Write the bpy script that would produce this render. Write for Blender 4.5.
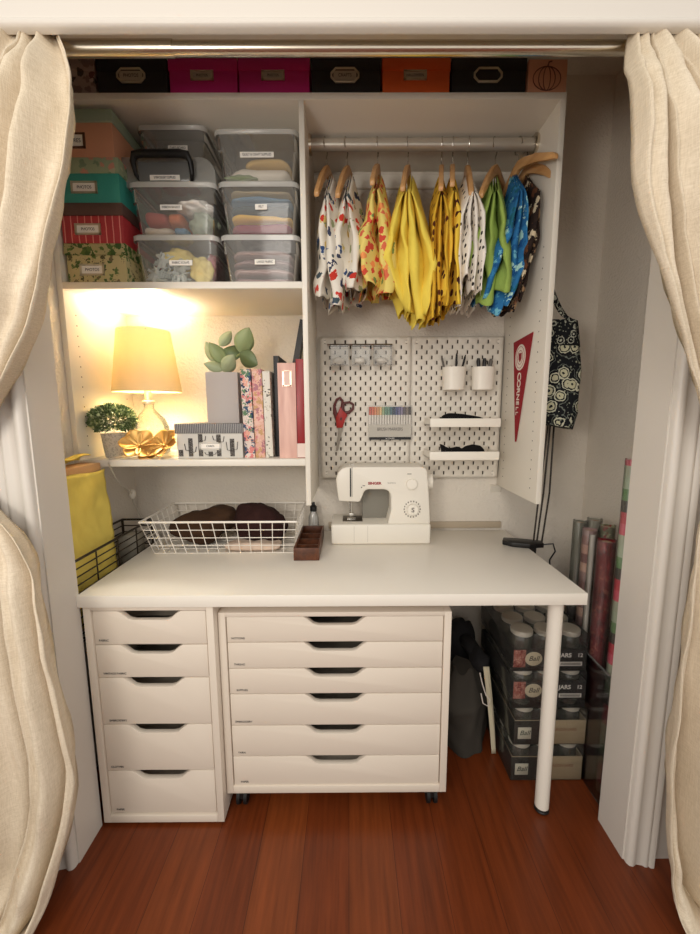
import bpy, bmesh, math, random
from mathutils import Vector, Matrix, noise
for o in list(bpy.data.objects): bpy.data.objects.remove(o)
S = bpy.context.scene
COL = S.collection
R = math.radians
random.seed(7)

# ------------------------------------------------------------------ camera, light, exposure
cam_d = bpy.data.cameras.new('camera'); cam = bpy.data.objects.new('camera', cam_d); COL.objects.link(cam)
cam_d.sensor_fit = 'HORIZONTAL'; cam_d.sensor_width = 36.0; cam_d.lens = 400.6 / 700 * 36.0
cam_d.clip_start = 0.02
cam.location = (0.7459, -1.0352, 1.2316)
PIT, ROL, YAW = .1393, .0039, .0033
cam.rotation_euler = (Matrix.Rotation(-YAW, 4, 'Z') @ Matrix.Rotation(R(90) - PIT, 4, 'X') @ Matrix.Rotation(-ROL, 4, 'Z')).to_euler()
S.camera = cam

W = bpy.data.worlds.new('room_light'); S.world = W; W.use_nodes = True
bg = W.node_tree.nodes['Background']; bg.inputs[0].default_value = (1.0, .95, .885, 1); bg.inputs[1].default_value = .84

def area(name, loc, target, size, power, col):
    d = bpy.data.lights.new(name, 'AREA'); d.shape = 'DISK'; d.size = size; d.energy = power; d.color = col
    o = bpy.data.objects.new(name, d); COL.objects.link(o); o.location = loc
    o.rotation_euler = (Vector(target) - Vector(loc)).to_track_quat('-Z', 'Y').to_euler()
    return o
area('room_ceiling_lamp', (0.55, -2.2, 2.40), (0.75, 0.2, 0.9), 1.0, 13, (1.0, .94, .86))
area('room_floor_lamp', (0.0, -1.50, 1.40), (0.9, 0.4, 1.7), .45, 9.5, (1.0, .93, .84))

vs = S.view_settings
vs.view_transform = 'Standard'; vs.look = 'None'; vs.gamma = 1; vs.use_curve_mapping = False
vs.exposure = 0.14
S.cycles.diffuse_bounces = 8; S.cycles.max_bounces = 24; S.cycles.transparent_max_bounces = 40

# ------------------------------------------------------------------ materials
def lin(c):
    return tuple(((x / 255) / 12.92 if x / 255 <= .04045 else ((x / 255 + .055) / 1.055) ** 2.4) for x in c) + (1,)
MATS = {}
def newmat(name):
    m = bpy.data.materials.new(name); m.use_nodes = True
    return m, m.node_tree.nodes, m.node_tree.links, m.node_tree.nodes['Principled BSDF']
def mat(name, c, rough=.5, metal=0, bump=0, bscale=200, var=0, vscale=6, sheen=0, spec=.5):
    if name in MATS: return MATS[name]
    m, N, L, P = newmat(name); MATS[name] = m
    P.inputs['Base Color'].default_value = lin(c); P.inputs['Roughness'].default_value = rough
    P.inputs['Metallic'].default_value = metal; P.inputs['Specular IOR Level'].default_value = spec
    if sheen: P.inputs['Sheen Weight'].default_value = sheen
    tc = N.new('ShaderNodeTexCoord')
    if var:
        n = N.new('ShaderNodeTexNoise'); n.inputs['Scale'].default_value = vscale; n.inputs['Detail'].default_value = 4
        L.new(tc.outputs['Object'], n.inputs['Vector'])
        h = N.new('ShaderNodeHueSaturation'); h.inputs['Color'].default_value = lin(c)
        mr = N.new('ShaderNodeMapRange'); mr.inputs['To Min'].default_value = 1 - var; mr.inputs['To Max'].default_value = 1 + var
        L.new(n.outputs['Fac'], mr.inputs['Value']); L.new(mr.outputs[0], h.inputs['Value']); L.new(h.outputs[0], P.inputs['Base Color'])
    if bump:
        n = N.new('ShaderNodeTexNoise'); n.inputs['Scale'].default_value = bscale; n.inputs['Detail'].default_value = 3
        L.new(tc.outputs['Object'], n.inputs['Vector'])
        b = N.new('ShaderNodeBump'); b.inputs['Strength'].default_value = bump; b.inputs['Distance'].default_value = .004
        L.new(n.outputs['Fac'], b.inputs['Height']); L.new(b.outputs[0], P.inputs['Normal'])
    return m
def fabric(name, c, var=.12): return mat(name, c, .9, bump=.5, bscale=600, var=var, vscale=9, spec=.2)

def voro(N, L, scale, vec=None, rand=1):
    tc = N.new('ShaderNodeTexCoord'); v = N.new('ShaderNodeTexVoronoi'); v.inputs['Scale'].default_value = scale
    v.inputs['Randomness'].default_value = rand
    mp = N.new('ShaderNodeMapping'); L.new(tc.outputs['Object'], mp.inputs[0]); L.new(mp.outputs[0], v.inputs['Vector'])
    return v, mp
def ramp(N, stops, const=True):
    r = N.new('ShaderNodeValToRGB'); e = r.color_ramp
    e.interpolation = 'CONSTANT' if const else 'LINEAR'
    e.elements[0].position = stops[0][0]; e.elements[0].color = lin(stops[0][1])
    e.elements[1].position = stops[1][0]; e.elements[1].color = lin(stops[1][1])
    for p, c in stops[2:]:
        k = e.elements.new(p); k.color = lin(c)
    return r
def dots(name, base, dot, scale=45, rad=.33, rand=.35, rough=.9):
    """round dots on plain cloth"""
    m, N, L, P = newmat(name); P.inputs['Roughness'].default_value = rough; P.inputs['Specular IOR Level'].default_value = .2
    v, mp = voro(N, L, scale, rand=rand)
    r = ramp(N, [(0, dot), (rad, base)]); L.new(v.outputs['Distance'], r.inputs[0]); L.new(r.outputs[0], P.inputs['Base Color'])
    return m
def printed(name, base, cols, scale=22, rad=.45, warp=.02, rough=.9, scale2=None):
    """scattered printed blobs of several colours on a base colour"""
    m, N, L, P = newmat(name); P.inputs['Roughness'].default_value = rough; P.inputs['Specular IOR Level'].default_value = .2
    v, mp = voro(N, L, scale)
    n = N.new('ShaderNodeTexNoise'); n.inputs['Scale'].default_value = scale * 2.2; n.inputs['Detail'].default_value = 2
    tc = N.new('ShaderNodeTexCoord'); L.new(tc.outputs['Object'], n.inputs['Vector'])
    ad = N.new('ShaderNodeVectorMath'); ad.operation = 'MULTIPLY_ADD'
    ad.inputs[1].default_value = (warp,) * 3; L.new(n.outputs['Color'], ad.inputs[0]); L.new(tc.outputs['Object'], ad.inputs[2])
    L.new(ad.outputs[0], mp.inputs[0])
    sep = N.new('ShaderNodeSeparateColor'); L.new(v.outputs['Color'], sep.inputs[0])
    stops = [(i / len(cols), c) for i, c in enumerate(cols)]
    if len(stops) == 1: stops.append((.99, cols[0]))
    r = ramp(N, stops); L.new(sep.outputs[0], r.inputs[0])
    k = ramp(N, [(0, (255, 255, 255)), (rad, (0, 0, 0))]); L.new(v.outputs['Distance'], k.inputs[0])
    mx = N.new('ShaderNodeMix'); mx.data_type = 'RGBA'; mx.inputs[6].default_value = lin(base)
    L.new(k.outputs[0], mx.inputs[0]); L.new(r.outputs[0], mx.inputs[7]); L.new(mx.outputs[2], P.inputs['Base Color'])
    return m
def rings(name, stops, scale=24, warp=.012, rough=.9):
    """concentric printed rings and blossoms, with a fine second print between them"""
    m, N, L, P = newmat(name); P.inputs['Roughness'].default_value = rough; P.inputs['Specular IOR Level'].default_value = .2
    v, mp = voro(N, L, scale); n = N.new('ShaderNodeTexNoise'); n.inputs['Scale'].default_value = scale * 3; tc = N.new('ShaderNodeTexCoord'); L.new(tc.outputs['Object'], n.inputs['Vector'])
    ad = N.new('ShaderNodeVectorMath'); ad.operation = 'MULTIPLY_ADD'; ad.inputs[1].default_value = (warp,) * 3; L.new(n.outputs['Color'], ad.inputs[0]); L.new(tc.outputs['Object'], ad.inputs[2]); L.new(ad.outputs[0], mp.inputs[0])
    r = ramp(N, stops); L.new(v.outputs['Distance'], r.inputs[0])
    v2, mp2 = voro(N, L, scale * 3.2); r2 = ramp(N, [(0, (150, 154, 136)), (.24, (28, 30, 34))]); L.new(v2.outputs['Distance'], r2.inputs[0])
    lt = N.new('ShaderNodeMix'); lt.data_type = 'RGBA'; lt.blend_type = 'LIGHTEN'; lt.inputs[0].default_value = 1; L.new(r.outputs[0], lt.inputs[6]); L.new(r2.outputs[0], lt.inputs[7]); L.new(lt.outputs[2], P.inputs['Base Color'])
    return m
def stripes(name, base, col, freq=60, width=.15, axis=0, rough=.6, wob=.3):
    m, N, L, P = newmat(name); P.inputs['Roughness'].default_value = rough
    tc = N.new('ShaderNodeTexCoord'); sp = N.new('ShaderNodeSeparateXYZ'); L.new(tc.outputs['Object'], sp.inputs[0])
    n = N.new('ShaderNodeTexNoise'); n.inputs['Scale'].default_value = 30; L.new(tc.outputs['Object'], n.inputs['Vector'])
    a = N.new('ShaderNodeMath'); a.operation = 'MULTIPLY_ADD'; a.inputs[1].default_value = freq
    L.new(sp.outputs[axis], a.inputs[0])
    w = N.new('ShaderNodeMath'); w.operation = 'MULTIPLY'; w.inputs[1].default_value = wob; L.new(n.outputs['Fac'], w.inputs[0]); L.new(w.outputs[0], a.inputs[2])
    fr = N.new('ShaderNodeMath'); fr.operation = 'FRACT'; L.new(a.outputs[0], fr.inputs[0])
    r = ramp(N, [(0, col), (width, base)]); L.new(fr.outputs[0], r.inputs[0]); L.new(r.outputs[0], P.inputs['Base Color'])
    return m
def bands(name, cols, period, axis=2, rough=.4):
    """repeating coloured bands along one axis"""
    m, N, L, P = newmat(name); P.inputs['Roughness'].default_value = rough
    tc = N.new('ShaderNodeTexCoord'); sp = N.new('ShaderNodeSeparateXYZ'); L.new(tc.outputs['Object'], sp.inputs[0])
    a = N.new('ShaderNodeMath'); a.operation = 'DIVIDE'; a.inputs[1].default_value = period; L.new(sp.outputs[axis], a.inputs[0])
    fr = N.new('ShaderNodeMath'); fr.operation = 'FRACT'; L.new(a.outputs[0], fr.inputs[0])
    r = ramp(N, [(i / len(cols), c) for i, c in enumerate(cols)]); L.new(fr.outputs[0], r.inputs[0]); L.new(r.outputs[0], P.inputs['Base Color'])
    return m
def woodmat(name, c1, c2, rough=.45, axis='x', scale=8):
    m, N, L, P = newmat(name); P.inputs['Roughness'].default_value = rough
    tc = N.new('ShaderNodeTexCoord'); mp = N.new('ShaderNodeMapping'); L.new(tc.outputs['Object'], mp.inputs[0])
    sc = {'x': (.12, 1, 1), 'y': (1, .12, 1), 'z': (1, 1, .12)}[axis]; mp.inputs['Scale'].default_value = [s * scale * 6 for s in sc]
    n = N.new('ShaderNodeTexNoise'); n.inputs['Scale'].default_value = 1; n.inputs['Detail'].default_value = 6; L.new(mp.outputs[0], n.inputs['Vector'])
    r = ramp(N, [(.3, c1), (.7, c2)], const=False); L.new(n.outputs['Fac'], r.inputs[0]); L.new(r.outputs[0], P.inputs['Base Color'])
    return m
def clear(name, tint=(255, 255, 255), milk=.18, gloss=.10, milkcol=(225, 225, 220), rough=.12):
    """thin clear plastic: mostly see-through, slightly milky, glossy"""
    m = bpy.data.materials.new(name); m.use_nodes = True; N = m.node_tree.nodes; L = m.node_tree.links
    N.remove(N['Principled BSDF']); out = N['Material Output']
    t = N.new('ShaderNodeBsdfTransparent'); t.inputs[0].default_value = lin(tint)
    d = N.new('ShaderNodeBsdfDiffuse'); d.inputs[0].default_value = lin(milkcol)
    g = N.new('ShaderNodeBsdfGlossy'); g.inputs['Roughness'].default_value = rough
    a = N.new('ShaderNodeMixShader'); a.inputs[0].default_value = milk; L.new(t.outputs[0], a.inputs[1]); L.new(d.outputs[0], a.inputs[2])
    fr = N.new('ShaderNodeFresnel'); fr.inputs[0].default_value = 1.35
    ml = N.new('ShaderNodeMath'); ml.operation = 'MULTIPLY_ADD'; ml.inputs[1].default_value = .8; ml.inputs[2].default_value = gloss * .3; L.new(fr.outputs[0], ml.inputs[0])
    b = N.new('ShaderNodeMixShader'); L.new(ml.outputs[0], b.inputs[0]); L.new(a.outputs[0], b.inputs[1]); L.new(g.outputs[0], b.inputs[2])
    L.new(b.outputs[0], out.inputs[0])
    return m

def floor_mat():
    m, N, L, P = newmat('hardwood_planks'); P.inputs['Roughness'].default_value = .33; P.inputs['Specular IOR Level'].default_value = .35
    tc = N.new('ShaderNodeTexCoord'); mp = N.new('ShaderNodeMapping'); mp.inputs['Rotation'].default_value = (0, 0, R(90)); mp.inputs['Location'].default_value = (.35, .02, 0)
    L.new(tc.outputs['Object'], mp.inputs[0])
    b = N.new('ShaderNodeTexBrick'); b.inputs['Scale'].default_value = 1; b.inputs['Brick Width'].default_value = 1.15; b.inputs['Row Height'].default_value = .127
    b.inputs['Mortar Size'].default_value = .0009; b.inputs['Mortar Smooth'].default_value = .3; b.inputs['Bias'].default_value = -.45; b.offset = .37; b.offset_frequency = 2
    b.inputs['Color1'].default_value = lin((106, 48, 20)); b.inputs['Color2'].default_value = lin((136, 70, 31)); b.inputs['Mortar'].default_value = lin((72, 32, 15))
    L.new(mp.outputs[0], b.inputs['Vector'])
    m2 = N.new('ShaderNodeMapping'); m2.inputs['Scale'].default_value = (60, 3.5, 1); L.new(tc.outputs['Object'], m2.inputs[0])
    n = N.new('ShaderNodeTexNoise'); n.inputs['Scale'].default_value = 1; n.inputs['Detail'].default_value = 7; n.inputs['Roughness'].default_value = .6; L.new(m2.outputs[0], n.inputs['Vector'])
    mr = N.new('ShaderNodeMapRange'); mr.inputs['From Min'].default_value = .25; mr.inputs['From Max'].default_value = .75; mr.inputs['To Min'].default_value = .62; mr.inputs['To Max'].default_value = 1.32
    L.new(n.outputs['Fac'], mr.inputs['Value'])
    h = N.new('ShaderNodeHueSaturation'); L.new(b.outputs['Color'], h.inputs['Color']); L.new(mr.outputs[0], h.inputs['Value']); L.new(h.outputs[0], P.inputs['Base Color'])
    bp = N.new('ShaderNodeBump'); bp.inputs['Strength'].default_value = .12; bp.inputs['Distance'].default_value = .002; L.new(n.outputs['Fac'], bp.inputs['Height']); L.new(bp.outputs[0], P.inputs['Normal'])
    return m
def linen_mat():
    m, N, L, P = newmat('natural_linen'); P.inputs['Roughness'].default_value = .95; P.inputs['Specular IOR Level'].default_value = .1
    tc = N.new('ShaderNodeTexCoord'); nz = []
    for sc in ((500, 500, 40), (60, 60, 500), (9, 9, 4)):
        mp = N.new('ShaderNodeMapping'); mp.inputs['Scale'].default_value = sc; L.new(tc.outputs['Object'], mp.inputs[0])
        n = N.new('ShaderNodeTexNoise'); n.inputs['Scale'].default_value = 1; n.inputs['Detail'].default_value = 3; L.new(mp.outputs[0], n.inputs['Vector']); nz.append(n)
    a = N.new('ShaderNodeMath'); a.operation = 'ADD'; L.new(nz[0].outputs['Fac'], a.inputs[0]); L.new(nz[1].outputs['Fac'], a.inputs[1])
    a2 = N.new('ShaderNodeMath'); a2.operation = 'ADD'; L.new(a.outputs[0], a2.inputs[0]); L.new(nz[2].outputs['Fac'], a2.inputs[1])
    r = N.new('ShaderNodeMapRange'); r.inputs['From Min'].default_value = 1.0; r.inputs['From Max'].default_value = 2.0; L.new(a2.outputs[0], r.inputs['Value'])
    mx = N.new('ShaderNodeMix'); mx.data_type = 'RGBA'; mx.inputs[6].default_value = lin((198, 183, 158)); mx.inputs[7].default_value = lin((232, 219, 198)); L.new(r.outputs[0], mx.inputs[0])
    L.new(mx.outputs[2], P.inputs['Base Color'])
    b = N.new('ShaderNodeBump'); b.inputs['Strength'].default_value = .35; b.inputs['Distance'].default_value = .002; L.new(a.outputs[0], b.inputs['Height']); L.new(b.outputs[0], P.inputs['Normal'])
    return m

WHITE = mat('white_melamine', (228, 222, 210), .38)
WHITE2 = mat('white_drawer_paint', (226, 215, 200), .42)
TABLE = mat('white_tabletop', (236, 230, 219), .33)
PAINT = mat('white_trim_paint', (214, 208, 199), .4)
WALL = mat('textured_wall_paint', (220, 212, 200), .7, bump=.9, bscale=120)
PLAST = mat('white_plastic', (236, 230, 218), .35)
BLACK = mat('black_plastic', (22, 20, 20), .4)
DARK = mat('black_cloth', (24, 22, 24), .9)
CHROME = mat('brushed_nickel', (216, 206, 188), .25, 1)
STEEL = mat('steel_wire', (200, 196, 188), .25, 1)
HOLE = mat('drilled_hole', (60, 50, 40), .9)
INK = mat('black_ink', (20, 20, 22), .7)
CARD = mat('white_card', (240, 236, 228), .6)
HWOOD = woodmat('hanger_wood', (186, 136, 84), (212, 166, 112), .4, 'y')
LINEN = linen_mat()

# ------------------------------------------------------------------ mesh builder
WLOC = {}
class MB:
    def __init__(s): s.v = []; s.f = []; s.m = []
    def add(s, vs, fs, mi=0):
        k = len(s.v); s.v += [tuple(p) for p in vs]
        for f in fs: s.f.append([i + k for i in f]); s.m.append(mi)
        return s
    def bm(s, b, mi=0, M=None):
        b.verts.index_update()
        s.add([(M @ v.co if M else v.co) for v in b.verts], [[v.index for v in f.verts] for f in b.faces], mi); b.free(); return s
    def box(s, x0, x1, y0, y1, z0, z1, mi=0, b=0, seg=2, M=None):
        t = bmesh.new(); bmesh.ops.create_cube(t, size=1)
        for v in t.verts: v.co = Vector(((x0 + x1) / 2 + v.co.x * (x1 - x0), (y0 + y1) / 2 + v.co.y * (y1 - y0), (z0 + z1) / 2 + v.co.z * (z1 - z0)))
        if b: bmesh.ops.bevel(t, geom=t.edges[:], offset=b, segments=seg, affect='EDGES', profile=.5)
        return s.bm(t, mi, M)
    def tube(s, path, r, n=8, mi=0, closed=False, cap=True, flat=None):
        P = [Vector(p) for p in path]; K = len(P); rr = r if isinstance(r, (list, tuple)) else [r] * K
        up = None; rings = []
        for i in range(K):
            d = (P[(i + 1) % K] - P[i - 1]) if closed or 0 < i < K - 1 else (P[1] - P[0] if i == 0 else P[-1] - P[-2])
            if d.length < 1e-9: d = Vector((0, 0, 1))
            d.normalize()
            if up is None:
                up = Vector((0, 0, 1)) if abs(d.z) < .9 else Vector((0, 1, 0))
            a = d.cross(up)
            if a.length < 1e-6: a = d.orthogonal()
            a.normalize(); up = a.cross(d).normalized()
            rings.append([P[i] + (a * math.cos(2 * math.pi * j / n) + up * math.sin(2 * math.pi * j / n) * (flat or 1)) * rr[i] for j in range(n)])
        vs = [p for q in rings for p in q]; fs = []
        for i in range(K if closed else K - 1):
            i2 = (i + 1) % K
            for j in range(n): fs.append([i * n + j, i * n + (j + 1) % n, i2 * n + (j + 1) % n, i2 * n + j])
        if cap and not closed: fs += [list(range(n))[::-1], [(K - 1) * n + j for j in range(n)]]
        return s.add(vs, fs, mi)
    def cyl(s, p0, p1, r0, r1=None, n=20, mi=0, cap=True):
        return s.tube([p0, p1], [r0, r0 if r1 is None else r1], n, mi, cap=cap)
    def lathe(s, cx, cy, prof, n=28, mi=0, cap0=True, cap1=True, sx=1, sy=1):
        vs = [(cx + r * sx * math.cos(2 * math.pi * j / n), cy + r * sy * math.sin(2 * math.pi * j / n), z) for r, z in prof for j in range(n)]
        fs = [[i * n + j, i * n + (j + 1) % n, (i + 1) * n + (j + 1) % n, (i + 1) * n + j] for i in range(len(prof) - 1) for j in range(n)]
        if cap0: fs.append(list(range(n))[::-1])
        if cap1: fs.append([(len(prof) - 1) * n + j for j in range(n)])
        return s.add(vs, fs, mi)
    def prism(s, poly, axis, a, b, mi=0, bev=0):
        n = len(poly)
        f = {'y': lambda p, c: (p[0], c, p[1]), 'x': lambda p, c: (c, p[0], p[1]), 'z': lambda p, c: (p[0], p[1], c)}[axis]
        t = bmesh.new(); A = [t.verts.new(f(p, a)) for p in poly]; B = [t.verts.new(f(p, b)) for p in poly]
        t.faces.new(A); t.faces.new(B[::-1])
        for i in range(n): t.faces.new([A[i], B[i], B[(i + 1) % n], A[(i + 1) % n]])
        bmesh.ops.recalc_face_normals(t, faces=t.faces[:])
        if bev: bmesh.ops.bevel(t, geom=[e for e in t.edges if e.calc_face_angle(0) > .3], offset=bev, segments=2, affect='EDGES', profile=.5)
        return s.bm(t, mi)
    def grid(s, fn, nu, nv, mi=0, wrap=False):
        vs = [fn(i / nu, j / nv) for j in range(nv + 1) for i in range(nu if wrap else nu + 1)]
        w = nu if wrap else nu + 1
        fs = [[j * w + i, j * w + (i + 1) % w, (j + 1) * w + (i + 1) % w, (j + 1) * w + i] for j in range(nv) for i in range(nu)]
        return s.add(vs, fs, mi)
    def ball(s, c, rx, ry, rz, mi=0, nz=0, seed=0, sub=3, M=None, sq=1, freq=3):
        t = bmesh.new(); bmesh.ops.create_icosphere(t, subdivisions=sub, radius=1)
        for v in t.verts:
            p = v.co.copy()
            if sq != 1: p = Vector([math.copysign(abs(q) ** sq, q) for q in p])
            if nz: p *= 1 + nz * noise.noise(v.co * freq + Vector((seed * 3.1, seed, seed * 1.7)))
            p = Vector((p.x * rx, p.y * ry, p.z * rz))
            if M: p = M @ p
            v.co = p + Vector(c)
        return s.bm(t, mi)
    def build(s, name, mats, parent=None, origin=None, ang=35, solid=0, sub=0, off=0, flat=False):
        if not isinstance(mats, (list, tuple)): mats = [mats]
        if parent is not None: O = WLOC[parent.name]
        else: O = Vector(origin) if origin is not None else Vector((0, 0, 0))
        me = bpy.data.meshes.new(name); me.from_pydata([Vector(p) - O for p in s.v], [], s.f)
        for m in mats: me.materials.append(m)
        for p, k in zip(me.polygons, s.m): p.material_index = k; p.use_smooth = not flat
        b = bmesh.new(); b.from_mesh(me)
        bmesh.ops.recalc_face_normals(b, faces=b.faces[:]); b.to_mesh(me); b.free()
        me.set_sharp_from_angle(angle=R(ang)); me.update()
        o = bpy.data.objects.new(name, me); COL.objects.link(o)
        if parent is not None: o.parent = parent
        else: o.location = O
        WLOC[o.name] = O.copy()
        if solid:
            md = o.modifiers.new('thickness', 'SOLIDIFY'); md.thickness = solid; md.offset = off
        if sub:
            md = o.modifiers.new('smooth', 'SUBSURF'); md.levels = sub; md.render_levels = sub
        return o
def tag(o, label, cat, group=None, kind=None):
    o['label'] = label; o['category'] = cat
    if group: o['group'] = group
    if kind: o['kind'] = kind
    return o
def thing(name, label, cat, loc, group=None):
    o = bpy.data.objects.new(name, None); COL.objects.link(o); o.location = loc; o.empty_display_size = .05
    WLOC[o.name] = Vector(loc); return tag(o, label, cat, group)
def struct(name, mb, m, **k):
    o = mb.build(name, m, **k); o['kind'] = 'structure'; return o
def copy_tree(o, parent=None):
    c = o.copy(); COL.objects.link(c)
    if parent: c.parent = parent
    for ch in list(o.children): copy_tree(ch, c)
    WLOC[c.name] = WLOC.get(o.name, Vector((0, 0, 0))).copy()
    return c
def text(body, size, m, parent, loc, rot=(90, 0, 0), name='lettering', align='CENTER', sx=1, shear=0, depth=.0002, bold=0):
    cu = bpy.data.curves.new('t', 'FONT'); cu.body = body; cu.size = size; cu.align_x = align; cu.align_y = 'CENTER'; cu.extrude = depth; cu.shear = shear; cu.offset = bold
    t = bpy.data.objects.new('t', cu); COL.objects.link(t)
    me = bpy.data.meshes.new_from_object(t.evaluated_get(bpy.context.evaluated_depsgraph_get()))
    bpy.data.objects.remove(t); bpy.data.curves.remove(cu)
    M = Matrix.Translation(Vector(loc) - WLOC[parent.name]) @ Matrix.Rotation(R(rot[2]), 4, 'Z') @ Matrix.Rotation(R(rot[1]), 4, 'Y') @ Matrix.Rotation(R(rot[0]), 4, 'X') @ Matrix.Diagonal((sx, 1, 1, 1))
    me.transform(M); me.name = name; me.materials.clear(); me.materials.append(m)
    o = bpy.data.objects.new(name, me); COL.objects.link(o); o.parent = parent; WLOC[o.name] = WLOC[parent.name].copy()
    return o
def smooth_rows(rows, t):
    """Catmull-Rom through rows (tuples), t in 0..1"""
    n = len(rows) - 1; x = min(max(t, 0), .99999) * n; i = int(x); f = x - i
    p = [rows[max(0, min(n, i + k))] for k in (-1, 0, 1, 2)]
    return [.5 * (2 * b + (c - a) * f + (2 * a - 5 * b + 4 * c - d) * f * f + (3 * b - a - 3 * c + d) * f ** 3) for a, b, c, d in zip(*p)]
def arc(c, r, a0, a1, n, plane='xz', y=0):
    out = []
    for i in range(n + 1):
        a = R(a0 + (a1 - a0) * i / n); p, q = c[0] + r * math.cos(a), c[1] + r * math.sin(a)
        out.append({'xz': (p, y, q), 'yz': (y, p, q), 'xy': (p, q, y)}[plane])
    return out

# ------------------------------------------------------------------ the setting
CEIL = 2.44
struct('floor', MB().box(-2.2, 3.7, -3.0, .75, -.05, 0), floor_mat())
struct('ceiling', MB().box(-.3, 1.9, -.0, .75, CEIL, CEIL + .05), WALL)
struct('wall_back', MB().box(-.3, 1.9, .605, .70, 0, CEIL), WALL)
struct('wall_left', MB().box(-.24, -.14, .012, .605, 0, CEIL), WALL)
struct('wall_right', MB().box(1.727, 1.83, .018, .605, 0, CEIL), WALL)
struct('wall_front_left', MB().box(-2.2, 0, -.09, .012, 0, CEIL), PAINT)
struct('wall_front_right', MB().box(1.498, 3.7, -.09, .018, 0, CEIL), PAINT)
struct('wall_front_top', MB().box(0, 1.498, -.09, .012, 2.075, CEIL), PAINT)
def casing(x_in, sgn):
    """moulded door casing: stepped profile run up the wall"""
    p = [(0, -.09), (0, -.100), (.004, -.107), (.012, -.110), (.020, -.107), (.024, -.104), (.040, -.107), (.044, -.111), (.050, -.112), (.054, -.109), (.058, -.114), (.066, -.115), (.070, -.111), (.070, -.09)]
    return MB().prism([(x_in + sgn * a, b) for a, b in p], 'z', 0, 2.12)
struct('trim_1', casing(-.004, -1), PAINT, ang=50)
struct('trim_2', casing(1.502, 1), PAINT, ang=50)
hp = [(-.09, 2.003), (-.104, 2.003), (-.110, 2.007), (-.112, 2.012), (-.110, 2.017), (-.106, 2.020), (-.106, 2.15), (-.114, 2.155), (-.09, 2.16)]
struct('trim_3', MB().prism(hp, 'x', -.30, 1.80), PAINT, ang=50)
struct('trim_4', MB().box(.66, 1.385, .594, .605, .742, .769, b=.002), mat('beige_cleat', (178, 164, 144), .5))
struct('baseboard_back', MB().box(-.14, 1.727, .593, .605, 0, .09, b=.003), PAINT)
struct('baseboard_right', MB().box(1.715, 1.727, .018, .593, 0, .09, b=.003), PAINT)

# ------------------------------------------------------------------ table
t = thing('table', 'long white worktop on round white leg over two drawer units', 'table', (.7, .3, 0))
MB().box(0, 1.40, 0, .592, .700, .734, b=.0015).build('tabletop', TABLE, t)
for x, y in ((1.341, .050), (1.341, .535)):
    l = MB().cyl((x, y, .016), (x, y, .70), .0205, .0205, 28).build('leg', PLAST, t)
    MB().lathe(x, y, [(.019, .0005), (.022, .004), (.022, .007), (.0195, .009), (.0195, .016)], 28).build('foot', BLACK, l)

# ------------------------------------------------------------------ drawer units
def drawer_unit(name, label, x0, x1, y0, depth, z0, z1, lines, inset, notch, words, fr=.020, casters=False):
    t = thing(name, label, 'drawer unit', ((x0 + x1) / 2, y0 + depth / 2, 0), None)
    m = MB()
    m.box(x0, x0 + fr, y0, y0 + depth, z0, z1, b=.001); m.box(x1 - fr, x1, y0, y0 + depth, z0, z1, b=.001)
    m.box(x0 + fr, x1 - fr, y0 + .0, y0 + depth, z1 - .013, z1, b=.001); m.box(x0 + fr, x1 - fr, y0, y0 + depth, z0, z0 + fr + .004, b=.001)
    m.box(x0 + fr, x1 - fr, y0 + depth - .01, y0 + depth, z0, z1)
    m.build('body', WHITE2, t)
    xc = (x0 + x1) / 2 + notch[3]
    for i in range(len(lines) - 1):
        a, b = lines[i] - .0012, lines[i + 1] + .0012
        xa, xb = x0 + fr + .0025, x1 - fr - .0025; w0, w1, d = notch[:3]
        poly = [(xa, b), (xb, b), (xb, a), (xc + w0, a), (xc + w0 - .012, a - d * .28), (xc + w1 + .008, a - d * .86), (xc + w1 - .006, a - d), (xc - w1 + .006, a - d), (xc - w1 - .008, a - d * .86), (xc - w0 + .012, a - d * .28), (xc - w0, a), (xa, a)]
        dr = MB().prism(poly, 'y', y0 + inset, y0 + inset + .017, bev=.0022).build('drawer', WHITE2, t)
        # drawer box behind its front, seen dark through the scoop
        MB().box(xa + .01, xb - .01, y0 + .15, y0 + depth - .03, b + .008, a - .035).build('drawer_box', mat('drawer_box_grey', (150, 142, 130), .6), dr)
        text(words[i], .0085, INK, dr, (xa + .012 + .004 * (i % 3), y0 + inset - .0004, b + .012), name='label', align='LEFT', depth=.0003)
    if casters:
        for cx in (x0 + .036, x1 - .036):
            for cy in (y0 + .045, y0 + depth - .06):
                c = MB().box(cx - .022, cx + .022, cy - .022, cy + .022, .066, z0).box(cx - .006, cx + .006, cy - .02, cy + .012, .028, .066).build('caster', BLACK, t)
                MB().cyl((cx - .016, cy, .0275), (cx - .006, cy, .0275), .027, None, 20).cyl((cx + .006, cy, .0275), (cx + .016, cy, .0275), .027, None, 20).build('wheel', mat('caster_rubber', (14, 13, 13), .6), c)
    else:
        for cx in (x0 + .03, x1 - .03):
            for cy in (y0 + .03, y0 + depth - .03): MB().cyl((cx, cy, 0), (cx, cy, z0), .012).build('foot', PLAST, t)
    return t
drawer_unit('drawer_unit', 'narrow white five-drawer unit standing at the left jamb under the worktop', .008, .368, .010, .57, .010, .699,
            [.684, .582, .481, .333, .182, .038], .004, (.088, .050, .027, .0), ['FABRIC', 'VINTAGE FABRIC', 'EMBROIDERY', 'CLOTHES', 'PAPER'])
drawer_unit('drawer_unit', 'wide white six-drawer unit on black casters beneath the middle of the worktop', .3705, 1.039, .039, .48, .076, .663,
            [.649, .569, .487, .405, .302, .199, .099], .004, (.092, .054, .027, .0), ['NOTIONS', 'THREAD', 'SUPPLIES', 'EMBROIDERY', 'YARN', 'PAPER'], casters=True)

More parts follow.
